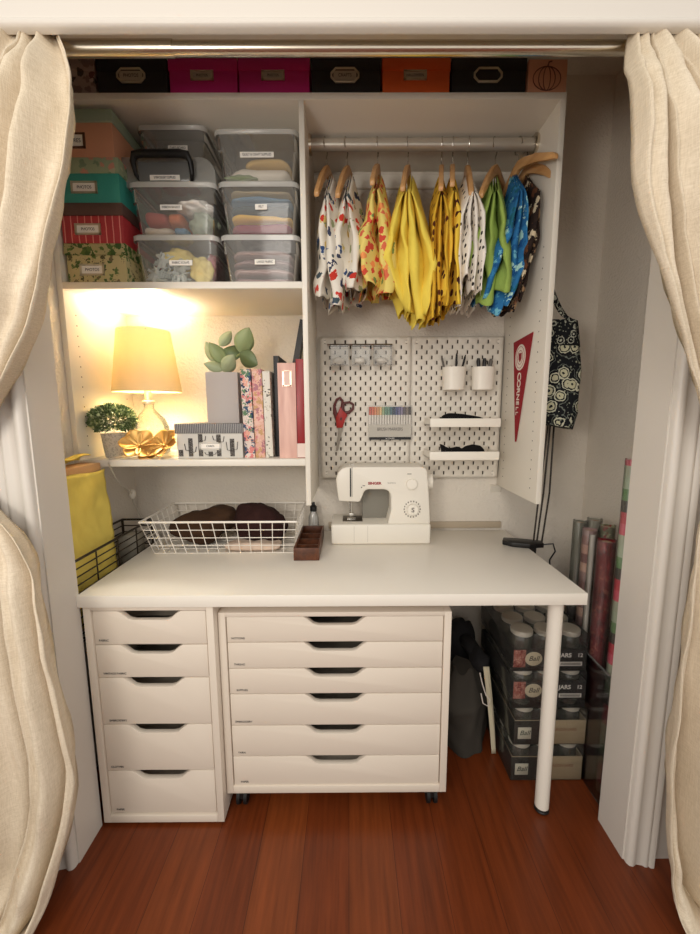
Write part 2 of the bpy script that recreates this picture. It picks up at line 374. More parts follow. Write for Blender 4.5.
# ------------------------------------------------------------------ wall cabinet / closet organiser
cab = thing('wall_cabinet', 'white open wall cabinet with shelves and a steel hanging rod above the worktop', 'cabinet', (.62, .43, .925))
YF, YB = .25, .603
def holes(m, x, sx, ys, z0, z1, step=.032, mi=1):
    for y in ys:
        z = z0
        while z < z1:
            m.add([(x + sx * .0003, y + .0026 * math.cos(R(60 * k)), z + .0026 * math.sin(R(60 * k))) for k in range(6)], [list(range(6))], mi); z += step
m = MB().box(-.139, -.122, YF, YB, 1.05, 2.117, b=.001); holes(m, -.122, 1, (.30, .56), 1.12, 1.56); m.build('left_panel', [WHITE, HOLE], cab)
m = MB().box(.606, .622, YF, YB, .925, 2.117, b=.001); holes(m, .606, -1, (.30, .56), 1.12, 1.56); holes(m, .622, 1, (.30, .56), 1.0, 2.0); m.build('divider_panel', [WHITE, HOLE], cab)
m = MB().box(1.360, 1.377, YF, YB, .925, 2.117, b=.001); holes(m, 1.360, -1, (.30, .54), .97, 1.75); m.build('right_panel', [WHITE, HOLE], cab)
MB().box(-.139, 1.377, YF, YB, 2.117, 2.135, b=.001).build('top_panel', WHITE, cab)
MB().box(-.122, .606, YF, YB, 1.602, 1.622, b=.001).build('shelf', WHITE, cab)
MB().box(-.122, .606, YF, YB, 1.056, 1.078, b=.001).build('shelf', WHITE, cab)
MB().box(.622, 1.360, .588, .603, 2.055, 2.099, b=.001).build('hanging_rail', WHITE, cab)
MB().box(-.122, .606, .588, .603, 2.055, 2.099, b=.001).build('hanging_rail', WHITE, cab)
rod = MB().cyl((.624, .40, 2.088), (1.358, .40, 2.088), .0185, None, 32).build('hanging_rod', mat('satin_rod_metal', (196, 190, 178), .35, .55), cab)
for xa, xb in ((.622, .630), (1.352, 1.360)): MB().cyl((xa, .40, 2.088), (xb, .40, 2.088), .031, .028 if xa < 1 else .031, 28).build('flange', CHROME, rod)
MB().prism([(.603, .925), (.585, .925), (.603, .895)], 'x', 1.335, 1.377).build('bracket', WHITE, cab)

# ------------------------------------------------------------------ curtain rod and curtains
t = thing('curtain_rod', 'long brushed nickel tension rod spanning the top of the opening', 'rod', (.75, -.045, 2.013))
MB().cyl((.0, -.045, 2.013), (.37, -.045, 2.013), .0155, None, 28).build('outer_tube', CHROME, t)
MB().cyl((.37, -.045, 2.013), (1.5, -.045, 2.013), .0135, None, 28).build('inner_tube', CHROME, t)

def curtain(label, rows, folds, ph, seed, origin):
    def fn(u, v):
        z, xl, xr, y0, amp, w = smooth_rows(rows, v)
        uu = u + .025 * math.sin(5 * v + 9 * u + seed)
        a = 2 * math.pi * (folds * uu + ph)
        y = y0 - amp * (2.0 * (abs(math.sin(a / 2 + .4 * math.sin(6 * v + seed))) ** .8 - .55) + .35 * math.sin(2.3 * a + 1 + 3 * v))
        x = xl + (xr - xl) * u + .3 * amp * math.cos(a) * min(1, 6 * u * (1 - u))
        q = Vector((u * 6 + seed, v * 9, seed))
        lw = 1 + 1.2 * max(0, v - .55); y += .014 * w * lw * noise.noise(q) + .009 * w * noise.noise(q * 2.7) + .005 * w * lw * noise.noise(Vector((u * 16 - v * 22, v * 34, seed))); x += .006 * w * noise.noise(q + Vector((9, 0, 3)))
        return (x, y, max(z, .004))
    o = MB().grid(fn, 110, 130).build('curtain', LINEN, None, origin, ang=180, solid=.0018)
    return tag(o, label, 'curtain')
# rows: z, x_left, x_right, y, fold depth, wrinkle
curtain('cream linen curtain gathered to the left of the opening, tied back at mid height',
        [(2.040, .004, .122, -.045, .014, .3), (2.022, .004, .138, -.068, .016, .4), (1.965, -.02, .168, -.095, .024, .6), (1.90, -.06, .198, -.130, .030, 1), (1.80, -.10, .208, -.158, .034, 1),
         (1.68, -.13, .185, -.165, .036, 1), (1.56, -.15, .136, -.165, .034, 1), (1.42, -.18, .080, -.165, .030, 1), (1.28, -.22, .005, -.165, .024, 1), (1.14, -.25, -.075, -.17, .016, .8), (1.06, -.25, -.075, -.17, .014, .8),
         (.95, -.26, .020, -.175, .024, 1), (.80, -.27, .050, -.18, .030, 1), (.60, -.29, .070, -.185, .036, 1), (.36, -.30, .092, -.185, .042, 1.2), (.16, -.31, .060, -.205, .050, 1.6), (.055, -.32, .022, -.24, .055, 2), (.012, -.34, -.025, -.28, .06, 2), (.010, -.38, -.10, -.36, .06, 2)],
        4.2, .1, 1.0, (0, -.17, 0))
curtain('cream linen curtain gathered to the right of the opening, tied back at mid height',
        [(2.040, 1.352, 1.494, -.045, .014, .3), (2.022, 1.345, 1.496, -.068, .016, .4), (1.965, 1.330, 1.52, -.095, .024, .6), (1.90, 1.318, 1.56, -.13, .030, 1), (1.80, 1.312, 1.60, -.158, .036, 1),
         (1.68, 1.318, 1.64, -.165, .038, 1), (1.56, 1.352, 1.66, -.165, .036, 1), (1.42, 1.405, 1.68, -.165, .030, 1), (1.28, 1.470, 1.70, -.165, .024, 1), (1.14, 1.535, 1.73, -.17, .014, .8), (1.06, 1.535, 1.73, -.17, .014, .8),
         (.95, 1.508, 1.74, -.175, .024, 1), (.80, 1.500, 1.75, -.18, .030, 1), (.60, 1.498, 1.76, -.185, .034, 1), (.36, 1.500, 1.77, -.185, .038, 1.2), (.16, 1.506, 1.78, -.20, .040, 1.5), (.055, 1.52, 1.79, -.215, .042, 1.8), (.012, 1.535, 1.80, -.245, .045, 2), (.010, 1.58, 1.82, -.30, .045, 2)],
        3.6, .35, 4.0, (1.55, -.17, 0))

# ------------------------------------------------------------------ photo boxes on top of the cabinet
CARDTXT = mat('frame_metal', (206, 196, 172), .35, .8)
def holder(root, x, z, y, w=.075, h=.030, word='', card=CARD, shape=0, m=None):
    f = MB(); e = .006; m = m or CARDTXT
    if shape:
        k = .012
        out = [(x - w / 2 + k, z - h / 2), (x + w / 2 - k, z - h / 2), (x + w / 2, z - h / 2 + k), (x + w / 2, z + h / 2 - k), (x + w / 2 - k, z + h / 2), (x - w / 2 + k, z + h / 2), (x - w / 2, z + h / 2 - k), (x - w / 2, z - h / 2 + k)]
        f.tube([(a, y - .0015, b) for a, b in out], .0032, 6, closed=True)
    else:
        f.box(x - w / 2, x + w / 2, y - .003, y, z - h / 2, z - h / 2 + e, b=.0008).box(x - w / 2, x + w / 2, y - .003, y, z + h / 2 - e * .7, z + h / 2, b=.0008)
        f.box(x - w / 2, x - w / 2 + e, y - .003, y, z - h / 2, z + h / 2).box(x + w / 2 - e, x + w / 2, y - .003, y, z - h / 2, z + h / 2)
    o = f.build('label_holder', m, root)
    if card:
        MB().box(x - w / 2 + .006, x + w / 2 - .006, y - .0012, y - .0004, z - h / 2 + .005, z + h / 2 - .005).build('card', card, o)
        if word: text(word, h * .36, INK, o, (x, y - .0016, z), sx=.9)
    return o
def photo_box(label, x0, x1, y0, y1, z0, z1, zl, mbody, mlid, hold=None, name='storage_box', cat='box', group=None, over=.004):
    t = thing(name, label, cat, ((x0 + x1) / 2, (y0 + y1) / 2, z0), group)
    MB().box(x0 + over, x1 - over, y0 + over, y1 - over, z0, zl + .003, b=.0015).build('body', mbody, t)
    MB().box(x0, x1, y0, y1, zl, z1, b=.002).build('lid', mlid, t)
    if hold: holder(t, hold[0], hold[1], y0 + over, **(hold[2] if len(hold) > 2 else {}))
    return t
black_card = mat('black_box_card', (26, 24, 26), .5); mag = mat('magenta_box_card', (186, 24, 110), .55, var=.06); orange = mat('orange_box_card', (214, 92, 34), .55)
floral_dark = printed('dark_floral_paper', (150, 130, 118), [(96, 60, 56), (122, 98, 90), (76, 66, 60), (170, 150, 136)], 45, .5, .015, .6)
peach_card = mat('peach_box_card', (206, 148, 116), .6)
TB = [(-.118, .022, floral_dark, 'floral brown box at the left end of the row on the cabinet', None),
      (.026, .230, black_card, 'black storage box between floral and magenta boxes on the cabinet', ('PHOTOS', 1)),
      (.233, .431, mag, 'magenta storage box touching the leftmost black box on the cabinet', ('PHOTOS', 0)),
      (.433, .639, mag, 'magenta storage box touching the middle black box on the cabinet', ('PHOTOS', 0)),
      (.642, .844, black_card, 'black storage box between magenta and orange boxes on the cabinet', ('CRAFTS', 1)),
      (.847, 1.044, orange, 'orange storage box on top of the cabinet', ('HALLOWEEN', 0)),
      (1.047, 1.264, black_card, 'black storage box with empty metal frame beside the pumpkin box', ('', 2))]
for x0, x1, mt, lab, h in TB:
    hh = None
    if h:
        hh = ((x0 + x1) / 2 - .003, 2.188, dict(word=h[0], shape=1 if h[1] else 0, card=None if h[1] == 2 else mat('aged_card', (176, 168, 148), .6), w=.078 if h[1] else .066, h=.034 if h[1] else .026))
    photo_box(lab, x0, x1, .262, .50, 2.1352, 2.232, 2.20, mt, mt, hh, group='storage boxes in the row on top of the cabinet', over=.002)
pb = thing('storage_box', 'peach cardboard box with a drawn pumpkin on the cabinet top right end', 'box', (1.325, .36, 2.1352), 'storage boxes in the row on top of the cabinet')
MB().box(1.268, 1.380, .262, .46, 2.1352, 2.228, b=.002).build('body', peach_card, pb)
dm = MB()
for k, rx in enumerate((.010, .024, .040)):
    dm.tube([(1.322 + rx * math.cos(R(a)), .2612, 2.178 + .031 * math.sin(R(a))) for a in range(0, 360, 18)], .0012, 5, closed=True)
dm.tube([(1.322, .2612, 2.208), (1.326, .2612, 2.220), (1.334, .2612, 2.222)], .002, 5)
dm.build('pumpkin_drawing', mat('brown_ink', (96, 50, 36), .7), pb)

# ------------------------------------------------------------------ left stack of photo boxes
leafy = printed('leaf_paper', (196, 182, 134), [(82, 104, 56), (104, 122, 70), (120, 106, 76), (96, 90, 62)], 62, .40, .022, .6)
leafy2 = printed('leaf_paper_dark', (176, 166, 120), [(72, 98, 50), (92, 116, 60)], 50, .50, .022, .6)
redstripe = stripes('red_striped_paper', (176, 52, 58), (226, 150, 140), 48, .14, 0, .6, .25)
sagefloral = printed('sage_floral_paper', (150, 162, 130), [(196, 140, 120), (176, 172, 140), (120, 140, 112)], 40, .42, .02, .6)
STK = 'patterned storage boxes stacked at the left end of the upper shelf'
photo_box('tan leaf-print storage box, bottom of the stack behind the left curtain', -.116, .072, .262, .55, 1.6222, 1.737, 1.704, leafy, leafy2, (-.036, 1.662, dict(w=.075, h=.034, word='PHOTOS')), group=STK)
photo_box('red striped storage box with brown lid, resting on the leaf-print box', -.118, .074, .258, .55, 1.7374, 1.849, 1.814, redstripe, mat('brown_lid_card', (92, 66, 58), .6, var=.15, vscale=40), (-.036, 1.776, dict(w=.078, h=.032, word='PHOTOS')), group=STK)
photo_box('teal storage box with floral sage lid, third up in the stack', -.118, .072, .258, .55, 1.8494, 1.972, 1.930, mat('teal_box_card', (56, 152, 138), .6), sagefloral, (-.036, 1.892, dict(w=.078, h=.034, word='PHOTOS')), group=STK)
photo_box('peach kraft storage box with sage lid, top of the left stack', -.118, .062, .262, .57, 1.9724, 2.103, 2.068, peach_card, mat('sage_lid_card', (146, 160, 136), .6), (-.066, 2.020, dict(w=.085, h=.042, word='PICTURES', m=mat('bronze_frame', (110, 76, 56), .4, .6))), group=STK)

# ------------------------------------------------------------------ clear plastic bins
CLEAR = clear('clear_bin_plastic', milk=.17, gloss=.08); LIDM = clear('milky_lid_plastic', milk=.55, gloss=.15)
def bin_(label, x0, x1, y0, y1, z0, z1, word, lw, lx, lz, taper=.014, group='clear plastic bins on the upper shelf'):
    t = thing('storage_bin', label, 'bin', ((x0 + x1) / 2, (y0 + y1) / 2, z0), group)
    zb = z1 - .014
    def ring(f, ins, z):
        k = taper * (1 - f) + ins; c = .022
        X0, X1, Y0, Y1 = x0 + k + .006, x1 - k - .006, y0 + k * .6 + .006, y1 - k - .006
        out = []
        for cx, cy, a in ((X1 - c, Y1 - c, 0), (X0 + c, Y1 - c, 90), (X0 + c, Y0 + c, 180), (X1 - c, Y0 + c, 270)):
            for j in range(5): out.append((cx + c * math.cos(R(a + j * 22.5)), cy + c * math.sin(R(a + j * 22.5)), z))
        return out
    rs = [ring(0, .012, z0 + .0005), ring(0, 0, z0 + .006), ring(.62, 0, z0 + (zb - z0) * .66), ring(.66, -.004, z0 + (zb - z0) * .68), ring(1, 0, zb), ring(1, -.003, zb)]
    n = len(rs[0]); vs = [p for r_ in rs for p in r_]
    fs = [[i * n + j, i * n + (j + 1) % n, (i + 1) * n + (j + 1) % n, (i + 1) * n + j] for i in range(len(rs) - 1) for j in range(n)] + [list(range(n))]
    MB().add(vs, fs).build('body', CLEAR, t, ang=25)
    l = MB(); a = ring(1, -.006, zb - .004); b = ring(1, -.006, z1 - .004); c = ring(1, .0, z1); d = ring(1, .010, z1); e = ring(1, .014, z1 - .006)
    vs = a + b + c + d + e; fs = [[i * n + j, i * n + (j + 1) % n, (i + 1) * n + (j + 1) % n, (i + 1) * n + j] for i in range(4) for j in range(n)] + [[4 * n + j for j in range(n)]]
    l.add(vs, fs).build('lid', LIDM, t, ang=25)
    lab = MB().box(lx - lw / 2, lx + lw / 2, y0 + .0045, y0 + .0060, lz - .0075, lz + .0075).build('label', CARD, t)
    text(word, .0095, INK, lab, (lx, y0 + .0040, lz), sx=.8)
    return t
def cloth_fold(label, x0, x1, y0, y1, z0, z1, m, seed, group=None, name='folded_fabric', cat='fabric', wave=.006):
    def fn(u, v):
        a = 2 * math.pi * u; cx = math.copysign(abs(math.cos(a)) ** .35, math.cos(a)); cy = math.copysign(abs(math.sin(a)) ** .35, math.sin(a))
        w = math.sin(math.pi * v) ** .3 if 0 < v < 1 else 0
        z = z0 + (z1 - z0) * (.5 - .5 * math.cos(math.pi * v))
        x = (x0 + x1) / 2 + (x1 - x0) / 2 * cx * w; y = (y0 + y1) / 2 + (y1 - y0) / 2 * cy * w
        z += wave * noise.noise(Vector((x * 22, y * 16, seed * 5.3))) * (1 if v > .25 else 0)
        return (x, y, max(z, z0))
    return tag(MB().grid(fn, 40, 10, wrap=True).build(name, m, None, ((x0 + x1) / 2, (y0 + y1) / 2, z0), ang=180), label, cat, group)
def lump(name, label, cat, c, r, m, seed, group=None, nz=.35, freq=2.2, sub=4):
    return tag(MB().ball(c, *r, nz=nz, seed=seed, sub=sub, freq=freq).build(name, m, None, c, ang=180), label, cat, group)

B0, B1, B2 = 1.6222, 1.7640, 1.9130
# middle column
bin_('clear bin of yellow and white ribbons, bottom of the column beside the leaf-print box', .088, .352, .262, .57, B0, B1 - .0006, 'FABRIC SCRAPS', .070, .235, 1.682)
bin_('clear bin of pink, orange and white packets, resting on the ribbon bin', .086, .352, .264, .57, B1, B2 - .0006, 'RIBBON BASKET', .066, .215, 1.840)
# right column
bin_('clear bin of greyish rolled fabrics, bottom of the column by the divider', .356, .600, .262, .57, B0, B1 - .0006, 'LARGE FABRIC', .062, .492, 1.684)
bin_('clear bin of folded blue, yellow and plum felt, middle of the column by the divider', .356, .600, .262, .57, B1, B2 - .0006, 'FELT', .036, .486, 1.840)
bin_('clear bin half full of white and tan cloth, top of the column by the divider', .350, .602, .264, .57, B2, 2.055, 'QUILT & CRAFT SUPPLIES', .100, .478, 1.984)
bin_('small clear bin on top of the clear carry case', .095, .312, .325, .57, 2.0035, 2.105, 'CARD BOARD', .060, .222, 2.038)
# clear carry case with a black handle
t = thing('carry_case', 'clear plastic carry case with a black handle beneath the small top bin', 'case', (.20, .42, B2))
prof = [(.064, B2), (.342, B2)] + [(.342 - .05 + .05 * math.cos(R(a)), 1.952 + .048 * math.sin(R(a))) for a in range(0, 91, 15)] + [(.114 - .05 + .05 * math.cos(R(a)) , 1.952 + .048 * math.sin(R(a))) for a in range(90, 181, 15)]
MB().prism(prof, 'y', .305, .565, bev=.003).build('body', clear('carry_case_plastic', milk=.45, gloss=.2, milkcol=(206, 206, 200)), t)
MB().box(.116, .270, .286, .305, B2 + .001, 1.976, b=.003).build('front_drawer', clear('grey_case_plastic', tint=(170, 172, 172), milk=.5, milkcol=(150, 152, 150)), t)
MB().tube([(.118, .302, 1.925), (.108, .286, 1.940), (.104, .280, 1.972), (.112, .276, 1.988), (.135, .275, 1.991), (.245, .275, 1.991), (.268, .276, 1.988), (.276, .280, 1.972), (.278, .286, 1.940), (.268, .302, 1.925)], [.005, .006, .0085, .0115, .0115, .0115, .0115, .0085, .006, .005], 10).build('handle', mat('deep_black_plastic', (12, 11, 11), .5), t)
lab = MB().box(.150, .240, .2845, .2857, 1.923, 1.938).build('label', CARD, t); text('EMBROIDERY SUPPLIES', .0095, INK, lab, (.195, .2841, 1.9305), sx=.68)

# contents of the bins
pale_y = fabric('pale_yellow_cloth', (224, 204, 124)); pale_w = fabric('pale_grey_white_cloth', (206, 212, 208)); tan = fabric('tan_cloth', (206, 176, 116)); rose = fabric('rose_cloth', (176, 110, 112))
GR = 'ribbon bundles in the bottom clear bin'
for i, (px, py, pz, m_, s) in enumerate([(.150, .315, 1.660, pale_w, .034), (.205, .308, 1.655, pale_w, .034), (.170, .312, 1.702, pale_w, .028), (.232, .318, 1.690, pale_w, .028)]):
    mb = MB()
    for k in range(16):
        a, b = random.uniform(0, 6.28), random.uniform(-.6, .6); pts = []
        for j in range(9):
            q = (j / 8 - .5) * 2; pts.append((px + s * q * math.cos(a) + .008 * math.sin(5 * q + k), py + .012 * math.sin(3 * q + b), pz + s * q * math.sin(a) * .8 + .006 * math.cos(7 * q + k)))
        mb.tube(pts, .0055, 5, flat=.3)
    tag(mb.build('ribbon_bundle', m_, None, (px, py, pz)), ['tangle of white ribbon low at the left of the ribbon bin', 'tangle of white ribbon low at the middle of the ribbon bin', 'tangle of white ribbon high at the left of the ribbon bin', 'tangle of white ribbon high at the middle of the ribbon bin'][i], 'ribbon', GR)
lump('fabric_scrap', 'pale yellow scrap bunched at the top of the ribbon bin', 'fabric', (.195, .35, 1.715), (.055, .05, .032), pale_y, 3)
lump('fabric_scrap', 'pale yellow scrap bunched low at the right of the ribbon bin', 'fabric', (.285, .312, 1.668), (.034, .03, .042), pale_y, 5)
lump('fabric_scrap', 'rose pink scrap at the right back of the ribbon bin', 'fabric', (.310, .37, 1.690), (.022, .06, .045), rose, 6)
cloth_fold('red pink packet at the left of the second clear bin', .118, .192, .285, .50, B1 + .034, B1 + .078, fabric('red_pink_cloth', (182, 92, 84)), 1)
cloth_fold('orange packet in the middle of the second clear bin', .192, .236, .285, .50, B1 + .036, B1 + .076, fabric('orange_cloth', (206, 112, 72)), 2)
cloth_fold('cream packet under the red pink packet in the second clear bin', .114, .205, .283, .50, B1 + .004, B1 + .033, fabric('cream_cloth', (214, 200, 184)), 3)
cloth_fold('blue packet at the bottom of the second clear bin', .210, .250, .283, .45, B1 + .004, B1 + .032, fabric('blue_packet_cloth', (96, 132, 160)), 4)
lump('packet', 'crumpled white plastic packet on top in the second clear bin', 'packet', (.275, .33, B1 + .092), (.055, .06, .020), mat('glossy_white_wrap', (226, 222, 216), .2, bump=.8, bscale=40), 8)
lump('fabric_scrap', 'sage green scrap at the right of the second clear bin', 'fabric', (.292, .34, B1 + .046), (.042, .055, .042), fabric('sage_cloth', (148, 158, 138)), 9)
FG = 'folded felt sheets in the middle bin by the divider'
z = B1 + .004
for lab, c, h in (('plum folded felt at the bottom of the felt bin', (134, 40, 66), .040), ('yellow folded felt above the plum felt', (222, 176, 66), .024), ('dark slate folded felt above the yellow felt', (52, 72, 82), .026), ('light blue folded felt above the slate felt', (106, 136, 160), .022), ('beige folded felt on top in the felt bin', (176, 160, 130), .014)):
    cloth_fold(lab, .381, .576, .281, .54, z, z + h, fabric('felt_%d_%d' % (c[0], c[1]), c), z * 40, FG, name='folded_felt', wave=.010); z += h + .0003
cloth_fold('thick white folded cloth lying in the top bin by the divider', .380, .572, .284, .54, B2 + .004, B2 + .050, fabric('white_cloth', (222, 214, 200)), 21, wave=.012)
cloth_fold('tan folded cloth on the white cloth in the top bin by the divider', .430, .574, .286, .54, B2 + .051, B2 + .078, tan, 22, wave=.012)
lump('fabric_scrap', 'green grey scrap low at the left front of the top bin', 'fabric', (.425, .288, B2 + .014), (.045, .012, .010), fabric('green_grey_cloth', (140, 150, 120)), 24)
RG = 'rolled fabrics in the bottom bin by the divider'
for i, (c, dz) in enumerate([((128, 96, 96), .014), ((150, 122, 118), .040), ((118, 92, 92), .066), ((140, 116, 112), .092)]):
    cloth_fold(['bottom muted grey mauve roll in the low bin by the divider', 'second muted pinkish roll up in the low bin by the divider', 'third dark mauve roll up in the low bin by the divider', 'top muted pinkish roll in the low bin by the divider'][i], .382, .574, .281, .54, B0 + dz - .012, B0 + dz + .013, stripes('roll_cloth_%d' % i, c, tuple(min(255, q + 34) for q in c), 70, .2, 2, .9, .8), 30 + i, RG, name='fabric_roll', wave=.008)

# ------------------------------------------------------------------ lamp on the lower shelf
SH = 1.0782
lx, ly = .026, .43
lamp = thing('table_lamp', 'lit table lamp with cream drum shade and clear glass base', 'lamp', (lx, ly, SH))
glass = clear('lamp_glass', milk=.0, gloss=.1, tint=(244, 246, 240))
MB().lathe(lx, ly, [(.050, SH + .0005), (.062, SH + .006), (.064, SH + .06), (.062, SH + .10), (.050, SH + .128), (.026, SH + .152), (.017, SH + .165), (.017, SH + .182)], 32).build('base', glass, lamp)
MB().lathe(lx, ly, [(.021, SH + .182), (.021, SH + .190), (.013, SH + .194), (.013, SH + .235), (.016, SH + .238), (.016, SH + .262)], 24).build('socket', mat('pale_nickel', (214, 206, 188), .3, .9), lamp)
mb = MB()
for s in (-1, 1): mb.tube([(lx + s * .014, ly, SH + .24), (lx + s * .045, ly, SH + .29), (lx + s * .048, ly, SH + .36), (lx + s * .012, ly, SH + .425), (lx, ly, SH + .428)], .0015, 6)
for a in (0, 60, 120): mb.tube([(lx + .088 * math.cos(R(a)), ly + .088 * math.sin(R(a)), SH + .428), (lx - .088 * math.cos(R(a)), ly - .088 * math.sin(R(a)), SH + .428)], .0013, 6)
mb.build('harp', STEEL, lamp)
m_, N, L, P = newmat('lampshade_linen'); N.remove(P); out = N['Material Output']
d = N.new('ShaderNodeBsdfDiffuse'); d.inputs[0].default_value = lin((236, 218, 176)); tr = N.new('ShaderNodeBsdfTranslucent'); tr.inputs[0].default_value = lin((246, 226, 176))
mx = N.new('ShaderNodeMixShader'); mx.inputs[0].default_value = .13; L.new(d.outputs[0], mx.inputs[1]); L.new(tr.outputs[0], mx.inputs[2]); L.new(mx.outputs[0], out.inputs[0])
MB().lathe(lx, ly, [(.113, SH + .222), (.1135, SH + .226), (.0865, SH + .430), (.086, SH + .434)], 48, cap0=False, cap1=False).build('shade', m_, lamp, solid=.001)
m_, N, L, P = newmat('lit_bulb'); P.inputs['Emission Color'].default_value = (1, .86, .58, 1); P.inputs['Emission Strength'].default_value = 8
MB().ball((lx, ly, SH + .305), .026, .026, .032, sub=3).build('bulb', m_, lamp)
pl = bpy.data.lights.new('lamp_light', 'POINT'); pl.energy = 9; pl.color = (1.0, .94, .78); pl.shadow_soft_size = .035
po = bpy.data.objects.new('lamp_light', pl); COL.objects.link(po); po.location = (0, 0, .365); po.parent = lamp
MB().tube([(lx - .05, ly - .02, SH + .005), (-.005, .33, SH + .004), (-.022, .247, SH + .004), (-.024, .240, SH - .01), (-.035, .30, 1.00), (-.06, .40, .95), (-.098, .50, .918), (-.115, .53, .875), (-.10, .56, .80), (-.04, .58, .72)], .0022, 8).build('cord', mat('clear_cord', (196, 190, 176), .4), lamp)
MB().ball((-.100, .505, .913), .012, .012, .020, sub=3).build('cord_switch', PLAST, lamp)

# ------------------------------------------------------------------ small potted plant
t = thing('potted_plant', 'small round green plant in a patterned white pot left of lamp', 'plant', (-.047, .33, SH))
potm = printed('patterned_pot_glaze', (206, 200, 186), [(170, 164, 150), (182, 176, 162)], 160, .42, .01, .5)
MB().lathe(-.047, .33, [(.031, SH + .0002), (.034, SH + .004), (.042, SH + .078), (.044, SH + .082), (.040, SH + .082), (.038, SH + .074)], 28).build('pot', [potm], t)
mb = MB(); rng = random.Random(3)
for k in range(2600):
    a, b = rng.uniform(0, 6.283), math.asin(rng.uniform(-.75, 1)); rr = rng.uniform(.72, 1.04)
    n = Vector((math.cos(a) * math.cos(b), math.sin(a) * math.cos(b), math.sin(b))); c = Vector((-.050 + .073 * n.x * rr, .33 + .07 * n.y * rr, 1.205 + .052 * n.z * rr))
    d = (n + Vector((rng.uniform(-.7, .7), rng.uniform(-.7, .7), rng.uniform(-.3, .8)))).normalized(); s = d.cross(Vector((rng.uniform(-1, 1), rng.uniform(-1, 1), rng.uniform(-1, 1)))).normalized()
    l, w = rng.uniform(.008, .013), .0042
    mb.add([c - d * l * .5, c + s * w, c + d * l * .5 + n * .001, c - s * w], [[0, 1, 2, 3]], 0 if rng.random() < .72 else 1)
mb.build('foliage', [mat('boxwood_green', (94, 116, 74), .5), mat('boxwood_tip', (172, 186, 146), .5)], t, ang=10)

# ------------------------------------------------------------------ golden flower bowl
gold = mat('antique_gold', (214, 170, 98), .42, .7)
bowl = thing('flower_bowl', 'golden bowl made of open metal petals on lower shelf', 'bowl', (.084, .305, SH))
def flower(c, nrm, r, k0, n=6):
    nrm = Vector(nrm).normalized(); u = nrm.orthogonal().normalized(); v = nrm.cross(u)
    fl = MB().ball(Vector(c) + nrm * .004, .006, .006, .005, sub=2).build('flower', gold, bowl)
    for k in range(n):
        a = 2 * math.pi * (k + k0) / n; d = u * math.cos(a) + v * math.sin(a); s = nrm.cross(d)
        def fn(p, q):
            w = r * .43 * max(.06, math.sin(math.pi * min(1, .06 + .94 * p) ** 1.35)) ** .7; x = (q - .5) * 2
            return Vector(c) + d * (r * p) + s * (w * x) + nrm * (.30 * r * p * p + .22 * r * x * x * math.sin(math.pi * p))
        MB().grid(fn, 10, 6).build('petal', gold, fl, ang=180, solid=.0012)
flower((.048, .300, 1.118), (.26, -.70, .62), .060, .2)
flower((.132, .300, 1.118), (-.26, -.70, .62), .060, .0)
flower((.085, .345, 1.112), (0, -.15, 1), .062, .5)
flower((.085, .292, 1.090), (0, -.55, .8), .040, .25)

# ------------------------------------------------------------------ cactus-print box
cb = thing('storage_box', 'grey cactus-print box with charcoal striped lid on lower shelf', 'box', (.288, .36, SH))
greyp = mat('pale_grey_paper', (206, 202, 194), .6); charc = mat('charcoal_ink', (58, 54, 54), .7)
m = MB().box(.180, .396, .285, .44, SH, 1.166, b=.0015)
def cactus(x, h, arms):
    def p(a, b): return (a, .2849, b)
    zb = SH + .006
    m.tube([p(x, zb), p(x, zb + h)], .0075, 8, 1, flat=.08)
    for s, za, l in arms: m.tube([p(x, zb + za), p(x + s * .016, zb + za + .003), p(x + s * .019, zb + za + l)], .005, 8, 1, flat=.1)
m2 = m
cactus(.225, .060, [(-1, .018, .024), (1, .012, .020)]); cactus(.258, .074, [(1, .050, .018)]); cactus(.290, .016, [(-1, .004, .010), (1, .004, .01)]); cactus(.318, .072, [(-1, .052, .016), (1, .046, .02)]); cactus(.362, .058, [(1, .020, .028), (-1, .018, .030)]); cactus(.192, .022, [])
m.build('body', [greyp, dots('cactus_ink', (70, 66, 64), (150, 146, 140), 260, .3, .6)], cb)
MB().box(.176, .400, .281, .444, 1.160, 1.192, b=.002).build('lid', stripes('charcoal_striped_paper', (92, 90, 92), (164, 162, 160), 170, .35, 0, .6, .3), cb)
holder(cb, .290, 1.118, .285, w=.072, h=.026, word='CARDS', m=greyp)

# ------------------------------------------------------------------ grey vase with leaves
t = thing('leafy_plant', 'broad-leaved green plant in a tall grey square planter', 'plant', (.315, .43, SH))
gp = mat('lavender_grey_planter', (178, 170, 166), .55)
mb = MB().box(.266, .374, .34, .348, SH, 1.362, b=.001).box(.266, .374, .472, .48, SH, 1.362, b=.001).box(.266, .274, .348, .472, SH, 1.362, b=.001).box(.366, .374, .348, .472, SH, 1.362, b=.001).box(.274, .366, .348, .472, SH, SH + .01)
mb.build('planter', gp, t)
stem = MB().tube([(.32, .41, SH + .02), (.320, .41, 1.36), (.330, .40, 1.40), (.374, .39, 1.43)], .0028, 6).tube([(.320, .41, 1.36), (.312, .40, 1.42), (.300, .39, 1.455)], .0024, 6).build('stem', mat('stem_green', (150, 158, 96), .6), t)
LM = [mat('leaf_green', (146, 160, 112), .45, var=.15, vscale=30), mat('leaf_dark_green', (98, 114, 76), .45, var=.15, vscale=30), mat('leaf_pale_green', (178, 190, 150), .5, var=.12, vscale=30), mat('leaf_sage', (164, 174, 138), .5, var=.12, vscale=30)]
